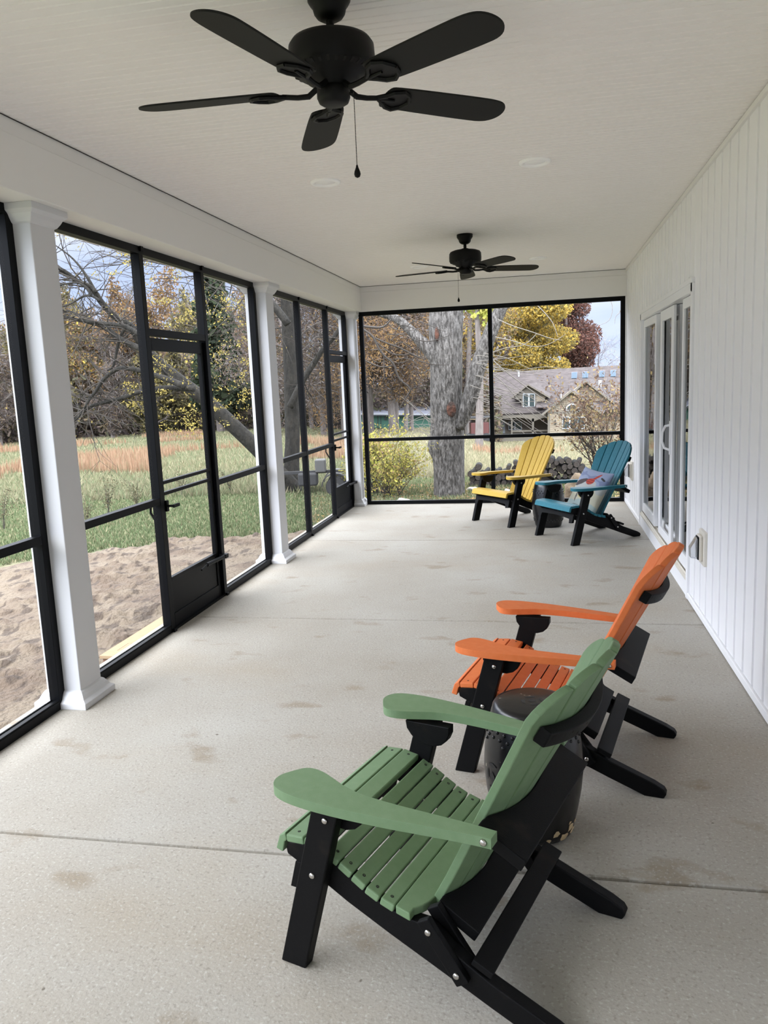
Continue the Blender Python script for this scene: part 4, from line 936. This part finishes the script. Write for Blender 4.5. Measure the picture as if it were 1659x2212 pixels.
# generic background trees
def far_tree(name, x, y, h, cw, pal, nleaf, size, label, cat='tree', group=None, trunk_r=.22, bare=False, base=.3, seed=0, wts=None, aspect=.55, shape='round', blobs=9):
    random.seed(seed + 100); z0 = gz(x, y) - .2; bm = bmesh.new(); tips = []
    tube(bm, [(x, y, z0), (x + random.gauss(0, .1), y, z0 + h * .3), (x + random.gauss(0, .3), y, z0 + h * .6), (x + random.gauss(0, .4), y, z0 + h * .92)], [trunk_r * 1.15, trunk_r * .85, trunk_r * .6, trunk_r * .1], 8)
    for k in range(9):
        t = random.uniform(base + .02, .85); a = random.uniform(0, 2 * PI); d = Vector((math.cos(a), math.sin(a), random.uniform(.25, .9))).normalized()
        branchy(bm, Vector((x, y, z0 + h * t)), d, cw * random.uniform(.55, .95) * (1.1 - t * .5), trunk_r * .38 * (1.1 - t), 1, .5, .04, 4, tips, 3)
    o = obj(name, bm, M['bark_far']); tag(o, label, cat, group)
    cs, rs = [], []
    for k in range(blobs):
        t = base + (1 - base) * (k + .5) / blobs; wr = cw * (math.sin(PI * min(1, (t - base) / (1 - base) * .85 + .12)) if shape == 'round' else (1.08 - (t - base) / (1 - base)))
        a = random.uniform(0, 2 * PI); q = wr * (.45 if shape == 'round' else .1)
        cs.append((x + math.cos(a) * q, y + math.sin(a) * q, z0 + h * (t + .02))); rs.append((max(.4, wr * .62), max(.4, wr * .62), h * (1 - base) / blobs * 1.15))
    P = blob_pts(cs, rs, nleaf); U, V_, C = leafset(P, size, pal, wts, aspect=aspect); cards('foliage' if not bare else 'fine_twigs', P, U, V_, C, M['leaf'], o); return o
PUR = [(.085, .066, .060), (.12, .095, .085), (.060, .048, .043), (.14, .10, .06), (.15, .135, .13)]
RUST = [(.21, .125, .055), (.17, .105, .055), (.26, .165, .07), (.11, .08, .06), (.14, .10, .08)]
GOLD = [(.42, .29, .06), (.35, .245, .06), (.47, .34, .08), (.22, .18, .06), (.16, .14, .065)]
OLIVE = [(.13, .115, .055), (.10, .092, .05), (.19, .155, .065), (.075, .065, .045)]
DKG = [(.035, .050, .028), (.05, .065, .035), (.025, .035, .022)]
RED = [(.125, .058, .045), (.165, .08, .06), (.085, .045, .038), (.11, .07, .06)]
random.seed(77); k = 0
woods = []
for row, (R_, h0, n, a0, a1) in enumerate(((74, 11.5, 13, -44, -17.5), (88, 14.5, 13, -45, -16), (62, 7.5, 9, -43, -18))):
    for i in range(n):
        a = math.radians(a0 + (a1 - a0) * (i + random.uniform(.2, .8)) / n); rr = R_ + random.uniform(-4, 4); woods.append((rr * math.sin(a), rr * math.cos(a), h0 * random.uniform(.85, 1.12), row, i))
for x, y, h, row, i in woods:
    k += 1; kind = random.choice(('p', 'r', 'o', 'p', 'r', 'g') if row else ('p', 'r', 'p', 'o'))
    if row == 2: kind = random.choice('po')
    pal, lab = {'p': (PUR, 'bare purplish-grey tree in the woods behind the meadow, left screens'), 'r': (RUST, 'rust and brown leaved tree in the woods behind the meadow'), 'o': (OLIVE, 'dull olive tree in the woods behind the meadow'), 'g': (GOLD, 'golden leaved tree in the woods behind the meadow')}[kind]
    far_tree('woodland_tree', x, y, h, h * .30, pal, 6500, .115 if kind != 'p' else .15, lab, 'tree', {'p': 'bare purplish trees behind the meadow', 'r': 'rusty trees behind the meadow', 'o': 'olive trees behind the meadow', 'g': 'golden trees behind the meadow'}[kind], .20, kind == 'p', .10, k, aspect=.55 if kind != 'p' else .12)
for i_, (px_, h_, pal_, l_) in enumerate(((165, 10.5, GOLD[:1] + RUST + OLIVE, 'golden tree above the woods, left of the leaning tree limbs'), (262, 12.0, RUST, 'tall orange tree top showing above the woods left of the screen door'))):
    a_ = math.atan2(ray(px_, 900).x, ray(px_, 900).y); far_tree('woodland_tree', 70 * math.sin(a_), 70 * math.cos(a_), h_, 4.2, pal_, 12000, .10, l_, 'tree', None, .25, False, .1, 700 + i_)
far_tree('spruce_tree', at(478, 930, 56).x, 56, 15, 3.6, DKG, 9000, .20, 'dark green evergreen behind the leaning tree', 'tree', None, .3, False, .12, 301, shape='cone', blobs=14)
# bay 3 backdrop and far-window woods
for i, (px, Yq, h, cw, pal, n, lab) in enumerate(((640, 42, 12.5, 4.5, PUR, 7000, 'bare grey tree seen through the farther left screens beside the post'), (700, 46, 13.5, 4.5, PUR, 7000, 'bare grey tree seen through the farther left screens, middle pane'), (745, 44, 12, 4, RUST, 6000, 'brown leaved tree seen through the farther screen door'),
        (600, 50, 12, 4.5, DKG + PUR, 6500, 'dark mixed evergreen tree seen past the second post'), (675, 58, 15, 5, DKG + PUR, 6500, 'tall dark tree beyond the farther left screens'))):
    p = at(px, 940, Yq); far_tree('woodland_tree', p.x, p.y, h, cw, pal, int(n * 1.5), .085, lab, 'tree', None, .16, True, .08, 400 + i, aspect=.22)
for i, (px, Yq, h, cw, pal, n, lab, tr_) in enumerate(((800, 50, 13, 3.6, PUR, 7500, 'slim trunked tree in front of the green shed, nearest the corner post', .22), (790, 55, 14, 3.6, PUR, 6500, 'slim tree at the left edge of the far screen', .2), (849, 49, 11.5, 3.6, RUST + PUR, 8500, 'orange tinted tree standing before the middle of the green shed', .22), (856, 56, 12, 3.4, RUST, 6500, 'rusty tree behind the shed-front trunk', .2),
        (876, 50, 11, 2.8, PUR + RUST, 5500, 'thin trunk tree before the right part of the green shed', .13), (889, 52, 10.5, 2.8, PUR, 5500, 'thin trunk tree at the right end of the green shed', .14), (905, 66, 15, 5, RUST, 7500, 'tall orange leaved tree left of the big grey trunk', .3), (830, 72, 19, 5.5, PUR, 7500, 'tall bare purplish tree behind the green shed', .3), (1010, 62, 16, 4.2, RUST + OLIVE, 7000, 'mixed orange and green tree behind the fork of the big trunk', .25), (925, 74, 17, 5, PUR, 6500, 'bare greyish tree behind the big grey trunk', .25))):
    p = at(px, 935, Yq); far_tree('woodland_tree', p.x, p.y, h, cw, pal, int(n * 1.9), .07, lab, 'tree', None, tr_, True, .22, 500 + i, aspect=.35)
p = at(985, 935, 36); far_tree('maple_tree', p.x + 1.0, p.y, 11.5, 2.2, [(.36, .36, .08), (.28, .32, .07), (.45, .42, .12)], 3500, .10, 'slim green-yellow tree just right of the big grey trunk', 'tree', None, .17, False, .5, 560)
p = at(1150, 950, 86); far_tree('maple_tree', p.x, p.y, 18.5, 5.6, GOLD, 34000, .11, 'bright golden maple rising behind the tan house roof', 'tree', None, .4, False, .26, 601)
p = at(1095, 950, 90); far_tree('maple_tree', p.x, p.y, 17.5, 5.0, GOLD + OLIVE, 24000, .11, 'second golden tree behind the left end of the house roof', 'tree', None, .4, False, .26, 602)
p = at(1222, 950, 94); far_tree('oak_tree', p.x, p.y, 20, 4.3, RED, 26000, .11, 'dark red leaved oak right of the golden maple behind the house', 'tree', None, .4, False, .30, 603)
p = at(1295, 950, 96); far_tree('woodland_tree', p.x, p.y, 11.5, 4.5, [(.30, .28, .29), (.22, .20, .21)], 1200, .16, 'bare leafless grey tree behind the right part of the house roof', 'tree', None, .18, True, .5, 604, aspect=.10)
p = at(1040, 950, 80); far_tree('woodland_tree', p.x, p.y, 14, 3.6, GOLD + PUR, 6000, .15, 'yellowing tree left of the house seen past the window mullion', 'tree', None, .25, False, .25, 605)
# thicket under the woods
P = []
for k in range(46000):
    a = math.radians(random.uniform(-46, -3)); r = random.uniform(66, 76) if a < math.radians(-14) else random.uniform(62, 72); x, y = r * math.sin(a), r * math.cos(a); P.append((x, y, gz(x, y) + (random.random() ** 1.4) * (5.0 + 1.5 * math.sin(a * 40))))
P = np.array(P); U, V_, C = leafset(P, .22, [(.10, .08, .07), (.14, .11, .09), (.085, .085, .05), (.18, .14, .09), (.07, .055, .055)], aspect=.35); tag(cards('woodland_undergrowth', P, U, V_, C, M['leaf']), 'dark brushy undergrowth along the foot of the woods', 'undergrowth', kind='stuff')

# shrubs
def shrub(name, x, y, h, cw, pal, nl, size, label, stems=16, flare=1.0, seed=1):
    random.seed(seed); z0 = gz(x, y) - .02; bm = bmesh.new(); tips = []
    for k in range(stems):
        a = random.uniform(0, 2 * PI); q = random.uniform(.15, 1) * flare; d = Vector((math.cos(a) * q, math.sin(a) * q, 1.1)).normalized()
        branchy(bm, Vector((x + math.cos(a) * .08, y + math.sin(a) * .08, z0)), d, h * random.uniform(.45, .7), .011 * h, 2, .38, .05, 5, tips, 3)
    o = obj(name, bm, M['twig'] if pal is not None else M['twig_pale']); tips = np.array(tips)
    P = tips[rng.integers(0, len(tips), nl)] + rng.normal(0, .035 * h, (nl, 3)); P[:, 2] = np.maximum(P[:, 2], z0 + .1)
    U, V_, C = leafset(P, size, pal); cards('leaves', P, U, V_, C, M['leaf'], o); return tag(o, label, 'shrub')
YG = [(.30, .29, .06), (.38, .34, .08), (.23, .23, .06), (.18, .16, .06), (.34, .27, .08)]
p = at(822, 1050, 12.9); shrub('forsythia_shrub', p.x - .02, 12.9, 1.05, .6, YG, 4600, .017, 'yellow-green leafy shrub outside the left end of the far screen', 22, .85, 8)
p = at(852, 1050, 12.7); shrub('forsythia_shrub', p.x, 12.7, .72, .4, YG + [(.30, .2, .1)], 1500, .018, 'smaller sparse yellow shrub leaning towards the big grey trunk', 12, 1.0, 9)
p = at(1298, 1040, 14.5); shrub('dogwood_shrub', p.x, 14.5, 1.75, .9, [(.13, .085, .06), (.19, .13, .08), (.10, .065, .05), (.25, .19, .09)], 2600, .021, 'sparse brown leaved shrub in front of the tan house at the right', 9, .42, 12)
p = at(670, 1050, 15.5); 

# ------------------------------------------------------------------ woodpile, boulders
random.seed(31); lg = []
def log(x, z, y, r, ln):
    if not lg:
        bm = bmesh.new(); rr = [1, .97, 1.03, .99, 1.02, .96, 1.0, 1.02, .98, 1.03]
        tube(bm, [(0, 0, 0), (0, .5, 0), (0, 1, 0)], [1, 1.02, 1], 12); o = obj('firewood_log', bm, M['bark_dim'])
        obj('cut_face', prism([(math.cos(2 * PI * i / 12) * .9, math.sin(2 * PI * i / 12) * .9) for i in range(12)], lambda p, q, t_: (p, t_, q), -.03, .0), M['log_end'], o)['label'] = 'greyish cut end'
        tag(o, 'round-cut firewood log in the long stack beyond the far screen', 'log', 'firewood logs stacked in the yard'); lg.append(o)
    else: o = copy_tree(lg[0])
    o.location = (x, y, z); o.scale = (r, ln, r); o.rotation_euler = (random.uniform(-.05, .05), random.uniform(0, 6), random.uniform(-.10, .10))
YW = 13.75; xw0, xw1 = at(1014, 1050, YW).x, at(1252, 1040, YW).x; gl = gz(0, YW)
prev = []
x = xw0
while x < xw1:
    r = random.uniform(.036, .056); top = 3.0 + 1.9 * math.exp(-((x - (-.35)) / .55) ** 2) + 1.2 * math.sin(x * 3.1 + 1); top *= .95
    z = gl + .03 + r; row = 0; x += r
    while row < max(2.0, top + random.uniform(-.4, .6)) and z < gl + .45:
        rr = random.uniform(.034, .060); log(x + random.uniform(-.02, .02) + (.03 if row % 2 else 0), z, YW + random.uniform(-.06, .06), rr, random.uniform(.32, .42)); z += rr * 1.85; row += 1
    x += r * 1.02
for i, (px, py, a) in enumerate(((1138, 1002, .6), (1158, 1003, -.5), (1096, 1005, .9), (1200, 1012, -.8), (1230, 1022, .4))):
    pass
def boulder(px, py, Yq, sx_, sy_, sz_, m, label, seed):
    random.seed(seed); p = at(px, py, Yq); bm = bmesh.new(); bmesh.ops.create_icosphere(bm, subdivisions=3, radius=1)
    for v in bm.verts:
        q = v.co; s = 1 + .16 * math.sin(q.x * 3 + seed) * math.cos(q.y * 4) + .10 * math.sin(q.z * 7 + q.x * 5 + seed); v.co = Vector((q.x * sx_, q.y * sy_, q.z * sz_)) * s
    o = obj('boulder', bm, m, smooth=True, loc=(p.x, p.y, gz(p.x, p.y) + sz_ * .6)); return tag(o, label, 'boulder')
boulder(1252, 1072, 11.6, .24, .18, .27, M['stone'], 'tan boulder just outside the far screen beside the teal chair', 2)
boulder(872, 1083, 11.9, .13, .10, .07, M['stone_pale'], 'flat white stone at the foot of the far screen, left of the big trunk', 3)
boulder(1100, 1062, 12.2, .10, .08, .12, M['stone_pale'], 'small pale stone outside the screen behind the yellow seat', 4)
boulder(1020, 1064, 13.2, .09, .08, .06, M['stone_pale'], 'small pinkish stone at the left end of the woodpile', 5)

# ------------------------------------------------------------------ plywood step outside the nearer screen door
st = thing('wooden_step', 'plywood topped wooden step on the soil outside the nearer screen door', 'step', (-2.70, 5.15, -.15))
obj('step_top', bx(-.20, .14, -.55, .55, -.022, 0), M['plywood'], st, bevel=.002)
obj('side_board', bx(-.19, -.15, -.53, .53, -.19, -.022), M['redwood'], st, bevel=.002); obj('side_board', bx(.09, .13, -.53, .53, -.19, -.022), M['redwood'], st, bevel=.002)
obj('end_board', bx(-.148, .088, -.53, -.49, -.19, -.024), M['redwood'], st, bevel=.002); obj('end_board', bx(-.148, .088, .49, .53, -.19, -.024), M['redwood'], st, bevel=.002)
bm = bmesh.new()
def stroke(pts, wd=.004):
    for a, b in zip(pts, pts[1:]):
        d = Vector((b[0] - a[0], b[1] - a[1], 0)); 
        if d.length < 1e-6: continue
        d.normalize(); nrm = Vector((-d.y, d.x, 0)) * wd / 2; A, Bq = Vector((a[0], a[1], .0012)), Vector((b[0], b[1], .0012)); bm.faces.new([bm.verts.new(q) for q in (A - nrm, Bq - nrm, Bq + nrm, A + nrm)])
oc = (-.035, -.17)
stroke([(oc[0] + .055 * math.cos(t_ * PI / 12), oc[1] + .125 * math.sin(t_ * PI / 12)) for t_ in range(0, 25)], .005)
for k in range(5):
    yy = oc[1] - .085 + k * .042
    if k in (1, 2): stroke([(oc[0] + .028 * math.cos(t_ * PI / 6), yy + .014 * math.sin(t_ * PI / 6)) for t_ in range(0, 13)], .005)
    else: stroke([(oc[0] - .028, yy), (oc[0] + .028, yy + .004)], .005)
for row in range(3):
    for k in range(7): stroke([(-.13 + row * .03, -.44 + k * .022), (-.13 + row * .03, -.430 + k * .022)], .004)
obj('stamp', bm, M['ink'], st)

# log splitter / trailer outside the far left screens
p = at(690, 1050, 13.2); tt = thing('garden_trailer', 'dark wheeled log splitter with a long beam on the grass outside the farther left screens', 'log splitter', (p.x, p.y, gz(p.x, p.y)), math.radians(12))
obj('beam', bx(-.75, .85, -.03, .03, .38, .43), M['rubber'], tt, bevel=.003)
obj('engine', bx(-.05, .13, -.12, .12, .40, .62), M['greymetal'], tt, bevel=.02)
obj('tank', bx(-.35, -.02, -.15, .15, .18, .40), M['rubber'], tt, bevel=.03)
obj('beam_foot', bx(.62, .68, -.03, .03, .0, .38), M['greymetal'], tt)
for s in (-1, 1):
    bm = bmesh.new(); cyl(bm, (.30, s * .26, .17), (.30, s * .36, .17), .17, 24); wl = obj('wheel', bm, M['rubber'], tt, bevel=.02)
    obj('hub', cyl(bmesh.new(), (.30, s * .25, .17), (.30, s * .37, .17), .07, 16), M['greymetal'], wl)
    arc = [(.30 + .24 * math.cos(t_), .19 + .22 * math.sin(t_)) for t_ in [PI * k / 10 for k in range(11)]]; arc += [(.30 + .225 * math.cos(t_), .19 + .205 * math.sin(t_)) for t_ in [PI * (10 - k) / 10 for k in range(11)]]
    obj('fender', prism(arc, lambda p_, q, v: (p_, v, q), s * .24, s * .40), M['rubber'] if s < 0 else M['greymetal'], tt)
# ------------------------------------------------------------------ neighbouring house
YH = 72.0
def hp(px, py, Y=YH): p = at(px, py, Y); return (p.x, p.z)
hs = thing('house', 'tan clapboard house with brown shingle roof, gables and skylights beyond the field', 'house', (0, YH, 0))
fy = lambda Y: (lambda p, q, t_: (p, t_ - YH, q))
def hpoly(pts, Y, d, m, name, par=hs):
    """a wall or trim piece standing at depth Y, d metres thick"""
    return obj(name, prism([hp(a, b, Y) for a, b in pts], lambda p, q, t_: (p, t_ - YH, q), Y, Y + d), m, par)
def hquad(corners, th, m, name, par=hs):
    """sloping slab through four (px, py, Y) corners"""
    v = [at(a, b, Y) - Vector((0, YH, 0)) for a, b, Y in corners]; n = (v[1] - v[0]).cross(v[3] - v[0]).normalized() * th
    bm = bmesh.new(); A = [bm.verts.new(q) for q in v]; Bq = [bm.verts.new(q - n) for q in v]; bm.faces.new(A); bm.faces.new(Bq[::-1])
    for i in range(4): bm.faces.new([A[i], Bq[i], Bq[(i + 1) % 4], A[(i + 1) % 4]])
    return obj(name, bm, m, par)
# clapboard lines: real laps
def claps(pts, Y, m, name='clapboards', par=hs, step=5.0):
    y0 = min(b for a, b in pts); y1 = max(b for a, b in pts); bm = bmesh.new(); y = y1
    def xs_at(yy):
        xs = []
        for (a, b), (c, d) in zip(pts, pts[1:] + pts[:1]):
            if (b - yy) * (d - yy) < 0: xs.append(a + (c - a) * (yy - b) / (d - b))
        return (min(xs), max(xs)) if len(xs) >= 2 else None
    while y > y0 + step:
        r = xs_at(y - step * .5)
        if r:
            x0, z0 = hp(r[0], y, Y); x1, z1 = hp(r[1], y - step, Y); zt = hp(r[0], y - step, Y)[1]; z0 = (hp(r[0], y, Y)[1] + hp(r[1], y, Y)[1]) / 2; zt = (hp(r[0], y - step, Y)[1] + hp(r[1], y - step, Y)[1]) / 2
            prism([(-.045, z0), (-.01, zt), (.02, zt), (.02, z0)], lambda p, q, t_: (t_, Y - YH + p, q), x0, x1, bm)
        y -= step
    return obj(name, bm, m, par)
# main roof and body
hquad([(1010, 897, 71.2), (1420, 880, 71.2), (1420, 784, 77), (1010, 808, 77)], .18, M['roof'], 'roof')
hpoly([(1012, 895), (1400, 880), (1400, 960), (1012, 960)], 74.0, .3, M['shade_clap'], 'wall')
claps([(1012, 898), (1195, 893), (1195, 958), (1012, 958)], 73.9, M['shade_clap'], 'porch_clapboards', step=4.6)
# porch: fascia with arches, posts, rail, door and window
hpoly([(1012, 893), (1190, 890), (1190, 903), (1172, 903), (1164, 906), (1154, 910), (1150, 912), (1149, 908), (1138, 904), (1118, 902), (1100, 904), (1082, 903), (1062, 904), (1054, 909), (1050, 912), (1045, 910), (1012, 908)], 71.3, .2, M['fascia'], 'porch_fascia')
for a, b, c in ((1064, 1069, 940), (1149, 1153.5, 937), (1183, 1188, 952), (1104, 1107, 938)): hpoly([(a, 904), (b, 904), (b, c), (a, c + .2)], 71.3, .18, M['fascia'], 'porch_post')
hpoly([(1107, 930), (1184, 928.5), (1184, 931.5), (1107, 933)], 71.3, .1, M['fascia'], 'porch_rail'); hpoly([(1040, 941), (1186, 938), (1186, 958), (1040, 960)], 71.2, 2.5, M['fascia'], 'porch_floor')
hpoly([(1075.5, 907), (1091, 907), (1091, 941), (1075.5, 941)], 73.7, .1, M['white_trim'], 'front_door')
def hwin(pts, Y, cols, par=hs, rows=1):
    (x0, y0), (x1, y1) = pts; f = hpoly([(x0, y0), (x1, y0), (x1, y1), (x0, y1)], Y, .08, M['white_trim'], 'window', par)
    wdt = (x1 - x0) / cols
    for k in range(cols):
        a, b = x0 + wdt * k + 1.6, x0 + wdt * (k + 1) - 1.6; hpoly([(a, y0 + 1.8), (b, y0 + 1.8), (b, y1 - 1.8), (a, y1 - 1.8)], Y - .02, .02, M['win'], 'window_pane', f)
    return f
hwin(((1098, 911), (1127, 929)), 73.6, 2)
# dormer
hquad([(1103, 860, 71.6), (1140.5, 829, 71.6), (1165, 826, 75.5), (1130, 858, 75.5)], .1, M['roof'], 'dormer_roof'); hquad([(1140.5, 829, 71.6), (1188, 857, 71.6), (1195, 850, 75), (1165, 826, 75.5)], .1, M['roof'], 'dormer_roof')
hpoly([(1110, 857), (1140.5, 832), (1182, 857), (1176, 862), (1160, 862), (1160, 886), (1126.5, 887), (1126.5, 862), (1112, 862)], 72.0, 2.5, M['fascia'], 'dormer_wall')
hpoly([(1159, 856), (1177, 856), (1177, 866), (1159, 867)], 71.95, .1, M['clap'], 'dormer_cheek'); hquad([(1158, 880, 70.9), (1184, 879, 70.9), (1182, 866, 72.5), (1158, 867, 72.5)], .08, M['roof'], 'dormer_skirt_roof')
for s in ([(1102, 861), (1140.5, 829.5), (1140.5, 832.5), (1103, 863)], [(1140.5, 829.5), (1189, 858), (1188, 861), (1140.5, 832.5)]): hpoly(s, 71.5, .15, M['fascia'], 'rake_board')
hwin(((1129.5, 850), (1155.5, 879.5)), 71.95, 2)
# front gable wing
YG_ = 69.5
g1 = [(1185, 884), (1234.8, 845), (1290, 884), (1290, 955), (1185, 956)]
hpoly([(a, b) for a, b in g1], YG_, 4.0, M['clap'], 'wall'); claps(g1, YG_ - .02, M['clap'], step=4.4)
hquad([(1168, 895, YG_ - .5), (1234.8, 842, YG_ - .5), (1250, 841, 74), (1190, 884, 74)], .15, M['roof'], 'roof'); hquad([(1234.8, 842, YG_ - .5), (1304, 893, YG_ - .5), (1312, 880, 74), (1250, 841, 74)], .15, M['roof'], 'roof')
for s in ([(1168, 896), (1234.8, 842.5), (1234.8, 847), (1172, 898)], [(1234.8, 842.5), (1304, 894), (1300, 896), (1234.8, 847)]): hpoly(s, YG_ - .6, .2, M['fascia'], 'rake_board')
hpoly([(1182, 889.5), (1216, 889), (1216, 893), (1182, 893.5)], YG_ - .08, .06, M['fascia'], 'trim_band'); hpoly([(1216, 889), (1252, 888), (1288, 888), (1288, 892), (1216, 893)], YG_ - .08, .06, M['fascia'], 'trim_band')
for a, b, c, d in ((1183, 1188, 893, 956), (1212, 1215, 893, 902)): hpoly([(a, c), (b, c), (b, d), (a, d)], YG_ - .08, .06, M['fascia'], 'corner_board')
cx_, cz_ = 1236.8, 887
arcp = lambda r: [(cx_ + r * math.cos(PI * k / 12), cz_ - r * math.sin(PI * k / 12)) for k in range(13)]
hpoly(arcp(18), YG_ - .09, .05, M['fascia'], 'arch_trim'); aw = hpoly(arcp(15.5), YG_ - .12, .05, M['white_trim'], 'arched_window'); hpoly([(a, min(b, cz_ - 1.8)) for a, b in arcp(12.5)], YG_ - .14, .02, M['win'], 'window_pane', aw)
hwin(((1214.8, 900), (1263, 926.5)), YG_ - .12, 3)
lm = hpoly([(1197.5, 916), (1202, 916), (1201, 910), (1199.7, 906), (1198.4, 910)], YG_ - .25, .15, M['rubber'], 'wall_lantern')
# rear, larger gable
g2 = [(1236, 845), (1264.8, 825), (1345, 884), (1345, 955), (1255, 956)]
hpoly(g2, 72.4, 2, M['clap'], 'wall'); claps([(1238, 848), (1264.8, 826), (1330, 874), (1330, 880), (1250, 880)], 72.38, M['clap'], step=4.4)
hquad([(1264.8, 821, 71.8), (1355, 890, 71.8), (1375, 882, 76), (1288, 820, 76)], .15, M['roof'], 'roof'); hquad([(1240, 843, 71.8), (1264.8, 821, 71.8), (1288, 820, 76), (1262, 838, 76)], .15, M['roof'], 'roof')
for s in ([(1240, 843), (1264.8, 821), (1264.8, 825.5), (1244, 845)], [(1264.8, 821), (1355, 889), (1352, 893), (1264.8, 825.5)]): hpoly(s, 71.7, .2, M['fascia'], 'rake_board')
# skylights and vents: on the roof slope
def on_roof(px, py):
    t_ = (897 - (px - 1010) * .041 - py) / (89 + (px - 1010) * .017); t_ = max(0, min(1, t_)); return 71.2 + 5.8 * t_
for a, b, c, d in ((1234.5, 1246.5, 804, 817), (1258, 1270.5, 803, 816), (1294.5, 1306, 801, 814), (1318.5, 1330.5, 799.5, 813)):
    q = [(a, d, on_roof(a, d) - .22), (b - .8, d - .5, on_roof(b, d) - .22), (b, c, on_roof(b, c) - .22), (a + .8, c + .5, on_roof(a, c) - .22)]
    f = hquad([(a - 1, d + 1.2, q[0][2] + .05), (b, d + .6, q[1][2] + .05), (b + 1, c - .8, q[2][2] + .05), (a, c - .4, q[3][2] + .05)], .12, M['shed_roof'], 'skylight'); hquad(q, .05, M['sky_glass'], 'skylight_pane', f)
for a, c, d, r in ((1296, 821, 833, 3.4), (1212, 851, 859, 1.4), (1120.5, 801.5, 809, 1.8)):
    Yq = on_roof(a, d) - .3; x0, z0 = hp(a, d, Yq); z1 = hp(a, c, Yq)[1]; obj('roof_vent', cyl(bmesh.new(), (x0, Yq - YH, z0 - .2), (x0, Yq - YH, z1), r * Yq / FPX, 12), M['white_trim'], hs)
# green shed
YS = 60.0
sh = thing('shed', 'long green shed with a dark slate coloured roof among the trees', 'shed', (0, YH, 0))
hpoly([(770, 893), (945, 896), (945, 926), (770, 924)], YS, 3, M['shed'], 'wall', sh); hquad([(765, 894.5, YS - .4), (950, 895.5, YS - .4), (945, 877.5, YS + 3.5), (770, 875.5, YS + 3.5)], .12, M['shed_roof'], 'roof', sh)
hpoly([(765, 893.5), (950, 894.5), (950, 896.5), (765, 895.5)], YS - .45, .05, M['white_trim'], 'fascia', sh)
for a, b in ((815.5, 817), (822, 823.2)): hpoly([(a, 897), (b, 897), (b, 924), (a, 924)], YS - .03, .03, M['rubber'], 'door_edge', sh)
hpoly([(830, 900), (836, 900), (836, 908), (830, 908)], YS - .05, .05, M['win'], 'window', sh)
# red vehicle beyond the fork of the big trunk
p = at(1032, 925, 58); vh = thing('farm_wagon', 'dark red wagon half hidden behind the big grey trunk and the window mullion', 'wagon', (p.x, 58, gz(p.x, 58)), .2)
obj('wagon_box', bx(-.55, .75, -.5, .5, .55, 1.35), M['redpaint'], vh, bevel=.03); obj('canopy', bx(-.9, .9, -.6, .6, 1.65, 1.78), M['rubber'], vh, bevel=.03)
for s in (-1, 1):
    for q in (-.45, .55): obj('wheel', cyl(bmesh.new(), (q, s * .5, .30), (q, s * .66, .30), .30, 20), M['rubber'], vh)
for q in (-.8, .8): obj('canopy_post', bx(q - .03, q + .03, -.5, -.44, .5, 1.66), M['greymetal'], vh)
obj('wagon_bed', bx(-.9, .9, -.5, .5, .42, .56), M['greymetal'], vh)
